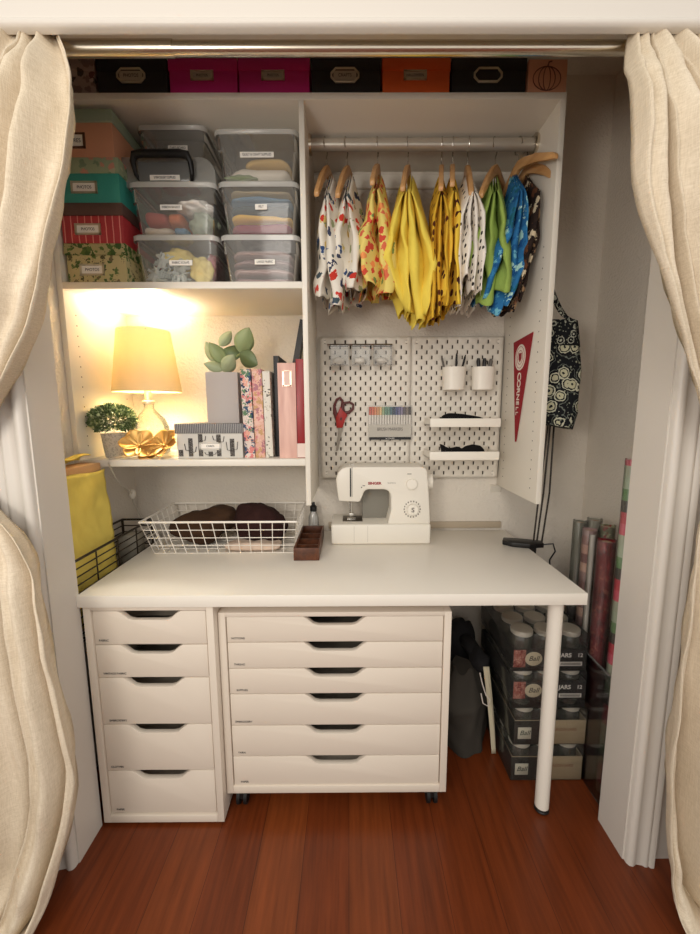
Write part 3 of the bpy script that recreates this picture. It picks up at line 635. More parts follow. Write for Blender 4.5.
def leaf(b, tip, w, mi, y0=.385, y1=.37, curl=.01):
    B = Vector((b[0], y0, b[1])); T = Vector((tip[0], y1, tip[1])); d = T - B; s = Vector((d.z, 0, -d.x)).normalized()
    s = (s + Vector((0, .5, 0))).normalized()
    def fn(p, q):
        x = (q - .5) * 2; ww = 1.2 * w * math.sin(math.pi * (p ** .85)) ** .8 * (1 if p < .999 else 0)
        return B + d * p + s * ww * x + Vector((0, -1, 0)) * (curl * math.sin(math.pi * p) - .016 * abs(x) * math.sin(math.pi * p))
    MB().grid(fn, 12, 6).build('leaf', LM[mi], t, ang=180, solid=.0008)
leaf((.372, 1.432), (.412, 1.512), .029, 0); leaf((.372, 1.428), (.437, 1.388), .027, 1); leaf((.372, 1.420), (.318, 1.446), .027, 1, .40, .39)
leaf((.300, 1.456), (.340, 1.508), .016, 2, .40, .41); leaf((.284, 1.400), (.256, 1.470), .017, 2, .40, .39); leaf((.322, 1.395), (.278, 1.462), .022, 0, .38, .36)
leaf((.322, 1.375), (.258, 1.392), .018, 3, .375, .352); leaf((.318, 1.366), (.362, 1.420), .022, 3, .37, .35)

# ------------------------------------------------------------------ books and binders on the lower shelf
fl1 = printed('navy_pink_floral_print', (222, 206, 196), [(48, 66, 92), (214, 130, 128), (96, 128, 96), (226, 168, 150), (60, 84, 110)], 66, .56, .03, .55)
fl2 = printed('pink_floral_print', (222, 176, 158), [(206, 132, 136), (196, 156, 110), (228, 190, 176), (176, 120, 130)], 70, .55, .03, .55)
fl3 = printed('white_branch_print', (222, 216, 204), [(120, 116, 104), (196, 188, 172), (90, 84, 78)], 40, .34, .05, .55)
BG = 'binders and books on the lower shelf'
def book(label, x0, x1, y0, y1, h, m, lean=0, extra=None, name='binder', pages=True):
    t = thing(name, label, 'book', ((x0 + x1) / 2, (y0 + y1) / 2, SH), BG)
    c = .0022
    MB().box(x0, x0 + c, y0, y1, SH, SH + h).box(x1 - c, x1, y0, y1, SH, SH + h).box(x0, x1, y0 - .001, y0 + c, SH, SH + h, b=.0008).build('cover', m, t)
    if pages: MB().box(x0 + c + .0004, x1 - c - .0004, y0 + .004, y1 - .003, SH + .004, SH + h - .004).build('pages', CARD, t)
    if extra: extra(t)
    if lean: t.rotation_euler = (0, R(lean), 0)
    return t
book('navy, pink and green floral binder beside the grey planter', .402, .4355, .29, .50, .288, fl1, -1.2)
book('pink floral binder between two other patterned binders', .4370, .4690, .292, .50, .288, fl2, -.8)
book('white binder with a grey branch print beside the pink floral binder', .4705, .4945, .294, .50, .282, fl3, -.8)
book('thin black binder between the white print binder and pink magazine file', .4985, .5160, .325, .50, .334, black_card)
pinkw = woodmat('pink_woodgrain_card', (206, 160, 148), (228, 188, 174), .55, 'z', 10)
def pinkx(t): holder(t, .549, 1.335, .279, w=.030, h=.052, card=mat('pink_card', (226, 196, 184), .6), m=mat('rose_metal', (226, 190, 170), .3, .7))
book('pink woodgrain magazine file with a small metal label frame', .5185, .5765, .28, .50, .306, pinkw, 0, pinkx, name='magazine_file')
def redx(t): MB().box(.5772, .6040, .2775, .2790, SH + .002, SH + .048).build('spine_label', mat('cream_label', (226, 206, 196), .5), t)
book('dark red book with cream band at the foot beside the divider', .5778, .6035, .28, .50, .318, mat('dark_red_cloth', (142, 22, 28), .4), 0, redx, name='book')
# black folder leaning behind them
tb = thing('folder', 'black folder leaning against the divider behind the pink and red books', 'folder', (.475, .54, SH), BG)
MB().box(.468, .474, .515, .58, SH, SH + .50).box(.483, .489, .515, .58, SH, SH + .50).box(.468, .489, .5135, .517, SH, SH + .50).build('cover', black_card, tb)
tb.rotation_euler = (0, R(11.5), 0)

# ------------------------------------------------------------------ hangers and garments
CL = {}
CL['boat'] = printed('white_red_blue_print', (228, 222, 210), [(196, 58, 46), (52, 76, 120), (214, 190, 120), (70, 84, 92), (206, 70, 60), (150, 160, 120), (60, 66, 90)], 30, .40, .03)
CL['rose'] = printed('yellow_rose_print', (228, 208, 118), [(206, 78, 60), (120, 146, 84), (218, 110, 80), (214, 84, 66), (236, 150, 90)], 40, .44, .02)
CL['yel'] = fabric('plain_yellow_cotton', (240, 216, 92), .1)
CL['ydot'] = dots('yellow_cotton_brown_dots', (214, 172, 54), (84, 38, 24), 34, .30, .6)
CL['ydot2'] = dots('bright_yellow_cotton_brown_dots', (232, 196, 70), (72, 26, 26), 26, .30, .6)
CL['wdot'] = dots('white_cotton_black_dots', (234, 228, 218), (30, 26, 28), 44, .27, .35)
CL['green'] = fabric('lime_green_cotton', (150, 176, 88), .1)
CL['blue'] = printed('blue_watery_print', (44, 108, 160), [(30, 84, 140), (110, 176, 196), (54, 126, 176), (36, 100, 120), (176, 214, 210)], 40, .5, .04)
CL['bw'] = printed('black_cream_brown_print', (44, 32, 28), [(206, 190, 160), (96, 60, 40), (30, 24, 24), (150, 120, 90)], 34, .5, .04)
def hanger(label, hx, ang, half=.165, drop=.10, tilt=0):
    O = (hx, .40, 2.088); t = thing('clothes_hanger', label, 'hanger', O, 'wooden hangers on the steel rod')
    p = [(hx, .40 + .0205 * math.cos(R(a)), 2.088 + .0205 * math.sin(R(a))) for a in range(-30, 211, 15)]
    p = [(hx, y, z) for _, y, z in p[::-1]] + [(hx, .4175, 2.068), (hx, .402, 2.054), (hx, .40, 2.045), (hx, .40, 2.015)]
    # hook drawn from its free end over the rod to the stem
    MB().tube(p, .0022, 7).build('hook', STEEL, t)
    z = -.058; pts = [(-half, z - drop - .013), (-half - .003, z - drop), (-half + .006, z - drop + .011), (-.09, z - .038), (-.030, z - .006), (0, z + .004), (.030, z - .006), (.09, z - .038), (half - .006, z - drop + .011), (half + .003, z - drop), (half, z - drop - .013), (.09, z - .066), (.03, z - .036), (0, z - .026), (-.03, z - .036), (-.09, z - .066)]
    MB().prism([(.40 + a, 2.088 + b) for a, b in pts], 'x', hx - .0075, hx + .0075, bev=.003).build('arms', HWOOD, t)
    t.rotation_euler = (R(tilt), 0, R(ang)); return t
def garment(label, hx, ang, m, T=.035, L=.50, half=.12, skew=0, pinch=0, layers=3, seed=1, name='shirt', fr=0, flare=0, ztop=-.092, tilt=6, grow=.45, spread=1, side=0):
    """cloth hung over a hanger: one loft per fold of cloth, folds fanning out from the narrow top"""
    O = (hx, .40, 2.088); t = thing(name, label, 'clothing', O, 'clothes on the steel rod'); rg = random.Random(int(seed * 100))
    mb = MB(); Tk = T / layers; tt = math.tan(R(tilt))
    for k in range(layers):
        kk = (k - (layers - 1) / 2); hk = half * rg.uniform(.90, 1.12); dl = rg.uniform(-.035, .03); ph = rg.uniform(0, 6)
        def fn(u, v):
            a = 2 * math.pi * u; c, s = math.cos(a), math.sin(a); q = c
            g = .16 + .84 * min(1, v / grow) ** .75; pz = 1 - pinch * max(0, v - .6) / .4
            hl = hk * (.92 + .08 * min(1, v * 4)) * (1 + flare * v) * pz
            zt = ztop - .085 * abs(q) ** .9 + q * hl * tt
            zb = -L - dl - .018 * math.sin(2.2 * q + ph) - .008 * math.sin(7 * q + ph) + fr * q
            z = zt + (zb - zt) * v
            th = Tk * 1.02 * g * pz
            fold = .30 * Tk * (math.sin(5 * q + 3 * v + ph) + .6 * math.sin(9 * v + ph + 3 * q)) * min(1, v * 2)
            n = noise.noise(Vector((q * 2 + seed, v * 5, s + k * 3))) * Tk * .55 * min(1, 3 * v)
            x = kk * Tk * 2 * g * spread * pz + th * math.copysign(abs(s) ** .8, s) + fold + n + skew * v * v + side * v
            y = q * hl + .016 * noise.noise(Vector((k * 2.3, v * 4, seed))) + .010 * math.sin(6 * v + ph) * v
            return (hx + x, .40 + y, 2.088 + z)
        mb.grid(fn, 44, 30, wrap=True)
    mb.build('cloth', m, t, ang=180, solid=.0012)
    t.rotation_euler = (0, 0, R(ang)); return t
G = [
 (.675, -12, 'leftmost wooden hanger on the rod, beside the divider'),
 (.742, -14, 'second wooden hanger from the divider, holding the red and navy print shirt'),
 (.844, -10, 'wooden hanger holding the yellow rose-print shirt'),
 (.943, -14, 'wooden hanger holding the plain yellow shirt'),
 (1.054, -12, 'wooden hanger holding the mustard dotted cloths'),
 (1.090, -13, 'wooden hanger holding the bright yellow cloths with large brown dots'),
 (1.141, -9, 'wooden hanger holding the white dotted cloths'),
 (1.227, -36, 'wooden hanger holding the lime green shirt'),
 (1.303, 12, 'wooden hanger tilted up to the right above the blue shirt'),
 (1.345, 11, 'rightmost wooden hanger on the rod, poking past the right panel')]
TL = [16, 17, 8, 12, 12, 9, 16, 15, -8, 6]
for (hx, an, lab), tl in zip(G, TL): hanger(lab, hx, an, tilt=tl)
garment('white shirt with red, navy and tan print hanging nearest the divider', .694, -8, CL['boat'], T=.042, L=.50, seed=1, layers=2, tilt=17, half=.115)
garment('white shirt with red and navy print hanging second from the divider', .756, -9, CL['boat'], T=.044, L=.49, seed=4.3, layers=2, tilt=17, half=.115)
garment('yellow shirt with red and green rose print', .848, -8, CL['rose'], T=.054, L=.48, seed=2.2, layers=2, tilt=6, half=.118)
garment('plain bright yellow shirt hanging wide in the middle', .945, -8, CL['yel'], T=.086, L=.54, seed=3.1, skew=.030, pinch=.45, layers=4, tilt=9, half=.118, grow=.6)
garment('mustard cloths with small brown dots beside the plain yellow shirt', 1.052, -10, CL['ydot'], T=.030, L=.53, layers=3, seed=5, name='folded_cloth', flare=.05, tilt=10, grow=.2)
garment('bright yellow cloths with large brown dots beside the white dotted ones', 1.092, -10, CL['ydot2'], T=.029, L=.50, layers=2, seed=6.5, name='folded_cloth', flare=.05, tilt=8, grow=.2)
garment('white cloths with small black dots hanging beside the green shirt', 1.143, -7, CL['wdot'], T=.043, L=.49, layers=4, seed=7.7, name='folded_cloth', flare=.05, tilt=12, grow=.2)
garment('plain lime green shirt hanging beside white dotted cloths', 1.226, -15, CL['green'], T=.066, L=.46, seed=8.2, layers=3, tilt=8, grow=.6, fr=.03, side=-.010)
garment('blue watery print shirt hanging right of the green shirt', 1.292, -7, CL['blue'], T=.050, L=.50, seed=9.4, skew=-.060, layers=3, fr=.04, tilt=8, grow=.6)
garment('black, cream and brown print shirt hanging nearest the right panel', 1.336, -1, CL['bw'], T=.024, L=.49, seed=10.1, layers=2, skew=-.055, fr=.04, tilt=10)

# ------------------------------------------------------------------ pegboards and what hangs on them
PEG = mat('pegboard_white', (222, 215, 203), .45)
def pegboard(label, x0, z1):
    wd, ht, y = .36, .56, .5875
    t = thing('pegboard', label, 'pegboard', (x0 + wd / 2, y, z1 - ht), 'pegboards above the worktop')
    xs = [0]; zs = [0]
    for k in range(17): c = .02 + k * .02; xs += [c - .0030, c + .0030]
    for k in range(27): c = .02 + k * .02; zs += [c - .0072, c + .0072]
    xs.append(wd); zs.append(ht); nx = len(xs); vs = []; fs = []
    for z in zs:
        for x in xs: vs.append((x0 + x, y, z1 - ht + z))
    for j in range(len(zs) - 1):
        for i in range(nx - 1):
            if i % 2 == 1 and j % 2 == 1 and ((i // 2 + j // 2) % 2 == 0): continue
            fs.append([j * nx + i, j * nx + i + 1, (j + 1) * nx + i + 1, (j + 1) * nx + i])
    MB().add(vs, fs).build('board', PEG, t, solid=.004, off=0, flat=True)
    for sx in (.02, wd - .02):
        for sz in (.02, ht - .02):
            MB().cyl((x0 + sx, y - .0035, z1 - ht + sz), (x0 + sx, y - .0022, z1 - ht + sz), .0055, None, 16).build('screw_cap', PLAST, t)
    MB().box(x0 + .004, x0 + wd - .004, .5935, .6045, z1 - ht + .004, z1 - .004).build('slot_shade_sheet', mat('painted_slot_shade', (66, 54, 44), .8), t)  # added dark sheet, its colour stands in for the shade behind the slots
    return t
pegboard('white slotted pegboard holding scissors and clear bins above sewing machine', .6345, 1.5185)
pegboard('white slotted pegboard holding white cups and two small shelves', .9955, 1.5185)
PY = .5822
cb_ = clear('clear_peg_bin', milk=.04, gloss=.05); rimm = clear('clear_peg_rim', tint=(150, 146, 138), milk=.4, milkcol=(130, 126, 118))
rail = thing('peg_rail', 'thin steel rail on pegboard carrying three small clear bins', 'rail', (.80, PY, 1.485))
MB().tube([(.665, PY - .008, 1.487), (.918, PY - .008, 1.487)], .003, 8).build('bar', STEEL, rail)
for x in (.70, .80, .895): MB().tube([(x, PY, 1.487), (x, PY - .008, 1.487)], .003, 6).build('peg', STEEL, rail)
for i, x in enumerate((.712, .795, .878)):
    t = thing('clear_bin', ['leftmost of three small clear bins hanging on pegboard', 'middle one of three small clear bins hanging on pegboard', 'rightmost of three small clear bins hanging on pegboard'][i], 'bin', (x, PY - .03, 1.405), 'small clear bins on the pegboard')
    w, a = .034, .0018
    MB().box(x - w, x + w, PY - .052, PY - .050, 1.405, 1.478).box(x - w, x + w, PY - .014, PY - .012, 1.405, 1.484).box(x - w, x - w + a, PY - .05, PY - .014, 1.405, 1.478).box(x + w - a, x + w, PY - .05, PY - .014, 1.405, 1.478).box(x - w, x + w, PY - .05, PY - .014, 1.405, 1.408).build('body', cb_, t)
    MB().tube([(x - w, PY - .052, 1.479), (x + w, PY - .052, 1.479), (x + w, PY - .013, 1.479), (x - w, PY - .013, 1.479)], .002, 6, closed=True).build('rim', rimm, t)
    lump('notion', ['pale sewing bits in the leftmost small clear bin', 'pale sewing bits in the middle small clear bin', 'pale sewing bits in the rightmost small clear bin'][i], 'sewing notion', (x - .004, PY - .032, 1.424), (.022, .014, .012), mat('pale_notion', (216, 208, 196), .4), 40 + i, 'notions in the small clear bins', sub=3)
# scissors
t = thing('scissors', 'red and black handled scissors hanging on the pegboard', 'scissors', (.72, PY - .006, 1.19))
red = mat('red_handle_plastic', (172, 32, 26), .4); blade = mat('scissor_blade', (140, 132, 120), .4, .6)
y = PY - .007
MB().prism([(.706, 1.165), (.716, 1.165), (.700, 1.072), (.694, 1.070)], 'y', y - .001, y + .001).build('blade', blade, t)
MB().prism([(.712, 1.165), (.722, 1.165), (.704, 1.074), (.697, 1.071)], 'y', y - .0035, y - .0015).build('blade', blade, t)
MB().tube([(.707, y, 1.168), (.702, y, 1.20), (.692, y, 1.225), (.690, y, 1.252), (.700, y, 1.276), (.712, y, 1.283), (.722, y, 1.272), (.722, y, 1.245), (.716, y, 1.215)], [.007, .010, .008, .005, .005, .005, .005, .007, .010], 10, flat=.6).build('handle', [mat('dark_red_grip', (96, 30, 28), .5)], t)
MB().tube([(.711, y - .003, 1.166), (.716, y - .003, 1.20), (.728, y - .003, 1.222), (.748, y - .003, 1.226), (.764, y - .003, 1.240), (.765, y - .003, 1.256), (.750, y - .003, 1.266), (.730, y - .003, 1.262), (.722, y - .003, 1.248), (.724, y - .003, 1.222)], [.008, .011, .009, .006, .005, .005, .005, .005, .007, .010], 10, flat=.6).build('handle', mat('dark_grip', (88, 34, 32), .5), t)
MB().prism([(.698, 1.165), (.722, 1.165), (.732, 1.195), (.742, 1.215), (.722, 1.235), (.715, 1.250), (.708, 1.235), (.696, 1.205)], 'y', y - .009, y + .004, bev=.002).build('pivot_grip', red, t)
# marker set
t = thing('marker_set', 'clear wallet of coloured markers hanging on the pegboard', 'markers', (.911, PY - .01, 1.115))
mk = [(196, 86, 62), (208, 104, 66), (214, 132, 80), (206, 150, 96), (222, 188, 130), (150, 170, 130), (96, 140, 118), (110, 150, 130), (70, 108, 118), (48, 70, 92), (74, 84, 130), (108, 104, 146), (140, 130, 156), (96, 86, 92), (140, 128, 120), (56, 50, 50)]
for i, c in enumerate(mk):
    x = .832 + i * .01055
    k = MB().cyl((x, PY - .0085, 1.135), (x, PY - .0085, 1.215), .0045, None, 10).build('marker', mat('marker_barrel', (222, 216, 206), .4), t)
    MB().cyl((x, PY - .0085, 1.215), (x, PY - .0085, 1.247), .0050, None, 10).build('cap', mat('marker_%d' % i, c, .4), k)
MB().box(.824, .999, PY - .0150, PY - .0140, 1.116, 1.254, b=.0004).box(.824, .999, PY - .0032, PY - .0022, 1.116, 1.254).build('wallet', clear('wallet_plastic', milk=.04, gloss=.0, rough=.4), t)
lb = MB().box(.828, .995, PY - .0162, PY - .0152, 1.128, 1.178).build('card', clear('printed_film', milk=.62, milkcol=(214, 208, 196)), t); text('BRUSH MARKERS', .018, mat('grey_ink', (90, 84, 80), .7), lb, (.911, PY - .0166, 1.158), sx=.75)
lb = MB().box(.828, .995, PY - .0162, PY - .0152, 1.117, 1.127).build('foot_band', BLACK, t); text('16 COLORS', .007, CARD, lb, (.911, PY - .0166, 1.122))
# cups with pens
for i, x in enumerate((1.154, 1.266)):
    t = thing('pen_cup', ['white cup on pegboard nearer the sewing machine side', 'white cup on pegboard nearest the right cabinet panel'][i], 'cup', (x, PY - .035, 1.32), 'white pen cups on the pegboard')
    MB().lathe(x, PY - .037, [(.038, 1.309), (.041, 1.312), (.044, 1.394), (.0445, 1.396), (.042, 1.396), (.0395, 1.314), (.037, 1.313)], 32, sy=.82).box(x - .012, x + .012, PY - .006, PY, 1.335, 1.40).build('body', PLAST, t)
PG = 'pens and tools in the pegboard cups'
for x, dx, top, lab in ((1.132, -.024, 1.440, 'grey pen leaning left in the left pegboard cup'), (1.160, .004, 1.452, 'black upright pen in the left pegboard cup'), (1.170, .026, 1.444, 'black pen leaning right in the left pegboard cup')):
    mb = MB().cyl((x, PY - .037, 1.326), (x + dx, PY - .030, top - .01), .0042, .0042, 10).cyl((x + dx, PY - .030, top - .01), (x + dx * 1.1, PY - .030, top), .0042, .0015, 10)
    tag(mb.build('pen', BLACK if 'black' in lab else mat('grey_pen', (96, 90, 84), .5), None, (x, PY - .037, 1.325)), lab, 'pen', PG)
for x, dx, top, lab, mm in ((1.252, -.005, 1.430, 'black rounded tool handle at the left of the right pegboard cup', BLACK), (1.268, .003, 1.430, 'black rounded tool handle in the middle of the right pegboard cup', BLACK), (1.284, .012, 1.428, 'grey marker at the right of the right pegboard cup', mat('grey_pen', (96, 90, 84), .5))):
    tag(MB().tube([(x, PY - .037, 1.328), (x + dx * .5, PY - .036, 1.39), (x + dx, PY - .034, top - .01), (x + dx, PY - .034, top)], [.005, .006, .008, .005], 12).build('tool', mm, None, (x, PY - .037, 1.325)), lab, 'tool', PG)
# small shelves
for i, z in enumerate((1.176, 1.052)):
    t = thing('peg_shelf', ['upper white pegboard shelf holding a long black tool', 'lower white pegboard shelf holding a notched black tool'][i], 'shelf', (1.205, PY - .06, z), 'small white shelves on the pegboard')
    MB().box(1.050, 1.312, PY - .122, PY - .002, z, z + .004, b=.001).box(1.050, 1.312, PY - .124, PY - .120, z - .006, z + .026, b=.0015).box(1.050, 1.054, PY - .12, PY - .002, z, z + .026).box(1.308, 1.312, PY - .12, PY - .002, z, z + .026).build('tray', PLAST, t)
    for x in (1.10, 1.27): MB().box(x - .003, x + .003, PY - .002, PY + .012, z + .004, z + .016).build('hook', PLAST, t)
bk = mat('black_tool_rubber', (14, 12, 12), .8, spec=.2)
yt = PY - .085
tag(MB().prism([(1.097, 1.197), (1.104, 1.212), (1.128, 1.222), (1.173, 1.219), (1.240, 1.208), (1.283, 1.190), (1.291, 1.182), (1.162, 1.181), (1.106, 1.183)], 'y', yt - .018, yt + .018, bev=.005).build('stapler', bk, None, (1.2, yt, 1.181)), 'long black wedge-shaped tool lying on the upper pegboard shelf', 'tool')
t = thing('tape_dispenser', 'notched black dispenser standing on the lower pegboard shelf', 'dispenser', (1.205, yt, 1.057))
MB().prism([(1.106, 1.0565), (1.103, 1.080), (1.097, 1.104), (1.106, 1.102), (1.117, 1.094), (1.131, 1.088), (1.149, 1.090), (1.164, 1.094), (1.184, 1.086), (1.198, 1.096), (1.224, 1.102), (1.249, 1.098), (1.263, 1.084), (1.270, 1.0565)], 'y', yt - .014, yt + .014, bev=.003).build('body', bk, t)

# ------------------------------------------------------------------ pennant on the right panel
t = thing('pennant', 'dark red felt pennant with white lettering on the right panel', 'pennant', (1.359, .41, 1.30))
X = 1.3585
MB().prism([(.492, 1.478), (.335, 1.488), (.424, 1.117), (.434, 1.117)], 'x', X - .0015, X).build('felt', mat('dark_red_felt', (150, 22, 34), .95, bump=.5, bscale=500), t)
wh = mat('white_felt', (232, 220, 208), .9)
se = MB().prism([(.425 + .043 * math.cos(R(a)), 1.417 + .045 * math.sin(R(a))) for a in range(0, 360, 15)], 'x', X - .0022, X - .0015).build('seal', wh, t)
rm = mat('dark_red_print', (150, 40, 48), .9)
MB().tube([(X - .0026, .425 + .035 * math.cos(R(a)), 1.417 + .037 * math.sin(R(a))) for a in range(0, 360, 15)], .0008, 4, closed=True).tube([(X - .0026, .425 + .022 * math.cos(R(a)), 1.417 + .024 * math.sin(R(a))) for a in range(0, 360, 20)], .0008, 4, closed=True).prism([(.437, 1.432), (.413, 1.432), (.413, 1.412), (.425, 1.400), (.437, 1.412)], 'x', X - .0027, X - .0022).build('crest', rm, se)
zz = 1.366
for i, ch in enumerate('CORNELL'):
    sz = .040 - .0026 * i
    text(ch, sz, wh, t, (X - .0019, .4265 + .0008 * i, zz - sz * .36), rot=(90, 90, -90), name='letter', bold=.0007, depth=.0004); zz -= sz * .68

# ------------------------------------------------------------------ tote bag and rod stand
pais = rings('black_cream_paisley', [(0, (40, 44, 46)), (.12, (200, 198, 168)), (.30, (28, 30, 34)), (.38, (206, 206, 184)), (.46, (28, 30, 34)), (.60, (120, 126, 118)), (.64, (26, 28, 32))], 22)
band = rings('black_cream_border', [(0, (196, 198, 182)), (.16, (26, 28, 32)), (.34, (176, 178, 164)), (.44, (26, 28, 32))], 34, .006)
t = thing('tote_bag', 'black and cream paisley tote bag hanging outside the right panel', 'bag', (1.46, .38, 1.18))
def tote(u, v):
    a = 2 * math.pi * u; c, s = math.cos(a), math.sin(a)
    w = (.066 + .014 * math.sin(math.pi * min(1, v * 1.1))) * (1 - .25 * max(0, v - .85) / .15); dpt = .03 + .03 * v
    return (1.468 + .014 * v + w * math.copysign(abs(c) ** .6, c) + .005 * noise.noise(Vector((c * 2, v * 5, s))), .40 + dpt * math.copysign(abs(s) ** .8, s) + .008 * noise.noise(Vector((c * 3, v * 4, 7 + s))), 1.535 - .36 * v - .012 * math.cos(a) * v)
MB().grid(lambda u, v: tote(u, .24 + .76 * v), 40, 20, wrap=True).add([tote(k / 40, 1) for k in range(40)], [list(range(40))]).build('body', pais, t, ang=180)
MB().grid(lambda u, v: tote(u, .24 * v), 40, 6, wrap=True).build('border', band, t, ang=180, solid=.0015)
MB().grid(lambda u, v: (1.520 - .128 * v ** .55 - .014 + .022 * (u - .5), .372 + .02 * v + .004 * u, 1.53 + .27 * v), 6, 16).build('strap', band, t, ang=180, solid=.004)
MB().grid(lambda u, v: (1.425 - .040 * v + .020 * (u - .5), .395 + .006 * u, 1.53 + .27 * v), 6, 16).build('strap', band, t, ang=180, solid=.004)
MB().tube([(1.377, .395, 1.79), (1.395, .395, 1.788), (1.402, .395, 1.80), (1.402, .395, 1.82)], .004, 8).build('hanging_hook', CHROME, t)
t = thing('clamp_stand', 'thin black rods rising from a flat black base at the table corner', 'stand', (1.39, .40, .734))
MB().prism([(1.318, .405), (1.335, .44), (1.40, .425), (1.46, .40), (1.455, .365), (1.40, .358), (1.345, .375)], 'z', .7345, .752, bev=.003).box(1.402, 1.43, .37, .40, .68, .7345).build('base', BLACK, t)
rodm = mat('dark_bronze', (50, 44, 38), .4, .6)
for dx, dy in ((0, 0), (.018, .004), (.036, -.004)):
    MB().tube([(1.430 + dx * .8, .395 + dy, .748), (1.447 + dx, .41 + dy, .93), (1.482 + dx * .6, .45 + dy, 1.15), (1.50 + dx * .4, .47 + dy, 1.30)], .0033, 8).build('rod', rodm, t)
MB().tube([(1.45, .37, .745), (1.485, .36, .752), (1.50, .37, .72), (1.492, .39, .68), (1.505, .40, .60), (1.50, .42, .45)], .0028, 8).build('cord', BLACK, t)

# ------------------------------------------------------------------ sewing machine
sm = thing('sewing_machine', 'white sewing machine with two dials on the worktop', 'sewing machine', (.865, .49, .734))
ivory = mat('ivory_plastic', (232, 226, 214), .35); dgrey = mat('machine_mid_grey', (126, 122, 112), .5)  # plain mid grey for the rear column and one thread slot
T0 = .7345
MB().box(.679, 1.052, .412, .572, T0, .812, b=.008, seg=3).build('base', ivory, sm)
arm = [(1.053, .805), (1.047, .90), (1.038, 1.008), (1.030, 1.021), (1.018, 1.026), (.742, 1.027), (.720, 1.021), (.705, 1.005), (.697, .980), (.700, .950), (.707, .897), (.787, .893), (.797, .915), (.803, .934), (.814, .941), (.880, .941), (.896, .934), (.902, .920), (.904, .862), (.898, .838), (.890, .805)]
MB().prism(arm, 'y', .428, .560, bev=.007).build('arm', ivory, sm)
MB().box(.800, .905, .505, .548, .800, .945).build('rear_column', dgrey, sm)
MB().box(.7645, .7655, .4115, .4125, .745, .806).box(.8155, .8165, .4115, .4125, .745, .806).build('base_seam', mat('seam_grey', (170, 164, 152), .6), sm)
MB().box(.722, .798, .455, .535, .812, .8145, b=.0005).build('needle_plate', mat('plate_steel', (96, 88, 78), .35, .8), sm)
MB().cyl((.756, .490, .835), (.756, .490, .900), .004, None, 10).box(.748, .764, .478, .496, .826, .838, b=.001).cyl((.748, .494, .842), (.748, .494, .900), .002, None, 8).build('needle_bar', STEEL, sm)
MB().box(.740, .772, .470, .500, .8146, .8180, b=.001).build('presser_foot', STEEL, sm)
MB().box(.7500, .7545, .4262, .4285, .915, 1.022).build('thread_slot', BLACK, sm)
MB().box(.7570, .7590, .4268, .4285, .915, 1.026).build('thread_slot', dgrey, sm)
MB().box(.750, .7545, .455, .460, 1.020, 1.030).box(.748, .768, .485, .49, 1.0265, 1.0305).build('thread_guide', STEEL, sm)
d1 = MB().cyl((.978, .4275, .963), (.978, .414, .963), .0195, .0185, 32).cyl((.978, .4275, .963), (.978, .4262, .963), .0235, None, 32).build('tension_dial', PLAST, sm)
d2 = MB().cyl((.983, .4275, .866), (.983, .414, .866), .021, .020, 32).box(.978, .988, .4105, .414, .848, .884, b=.0015).build('stitch_dial', PLAST, sm)
ring = MB()
for k in range(18):
    a = R(20 * k); x, z = .983 + .030 * math.cos(a), .866 + .030 * math.sin(a)
    ring.box(x - .0021, x + .0021, .4268, .4276, z - .0028, z + .0028)
ring.build('stitch_marks', mat('mark_grey', (130, 124, 116), .6), sm)
text('S', .024, mat('mark_dark_grey', (110, 104, 98), .6), d2, (.983, .4100, .866), bold=.0006)
text('SINGER', .0128, mat('logo_red', (150, 30, 34), .5), sm, (.842, .4276, .9645), sx=1.15, bold=.0006)
text('TRADITION', .006, mat('mark_grey', (130, 124, 116), .6), sm, (.905, .4276, .9655))
MB().box(.792, .7955, .4266, .4276, .948, .952).box(.797, .806, .4268, .4276, .955, .957).box(.962, .978, .4268, .4276, .9985, 1.0005).build('printed_mark', INK, sm)
MB().cyl((1.044, .49, .960), (1.066, .49, .960), .032, .030, 28).build('hand_wheel', ivory, sm)

# ------------------------------------------------------------------ white wire basket and what is in it
wm = mat('white_coated_wire', (238, 232, 222), .35)
t = thing('wire_basket', 'white wire basket standing on the left of the worktop', 'basket', (.30, .45, .734))
bz, tz = .7365, .856
BT = [(.060, .325), (.552, .325), (.552, .560), (.060, .560)]; TP = [(.028, .298), (.566, .298), (.566, .588), (.028, .588)]
def at(k, f):
    a, b = BT[k % 4], TP[k % 4]; return Vector((a[0] + (b[0] - a[0]) * f, a[1] + (b[1] - a[1]) * f, bz + (tz - bz) * f))
MB().tube([at(k, 1) for k in range(4)], .0038, 8, closed=True).build('rim', wm, t)
for k in range(4):
    mb = MB()
    for f in (.0, .25, .5, .75): mb.tube([at(k, f), at(k + 1, f)], .0015, 6)
    n = 13 if k % 2 == 0 else 7
    for i in range(n + 1): q = i / n; mb.tube([at(k, 0).lerp(at(k + 1, 0), q), at(k, 1).lerp(at(k + 1, 1), q)], .0015, 6)
    mb.build('wire_side', wm, t)
mb = MB()
for i in range(1, 14): q = i / 14; mb.tube([at(0, 0).lerp(at(1, 0), q), at(3, 0).lerp(at(2, 0), q)], .0014, 6)
for i in range(1, 5): q = i / 5; mb.tube([at(0, 0).lerp(at(3, 0), q), at(1, 0).lerp(at(2, 0), q)], .0014, 6)
mb.build('wire_bottom', wm, t)
br = fabric('dark_brown_knit', (66, 46, 32), .25); br2 = fabric('near_black_brown_knit', (52, 30, 28), .25)
def bundle(label, pts, r, m, seed):
    mb = MB()
    for c, rr in pts: mb.ball(c, *rr, nz=.22, seed=seed, sub=4, freq=1.8); seed += 1
    return tag(mb.build('fabric_bundle', m, None, pts[0][0], ang=180), label, 'fabric', 'dark fabric bundles in the wire basket')
bundle('olive brown fabric bundle at the left of the wire basket', [((.185, .44, .800), (.105, .085, .058)), ((.245, .47, .828), (.075, .07, .046))], 0, br, 2)
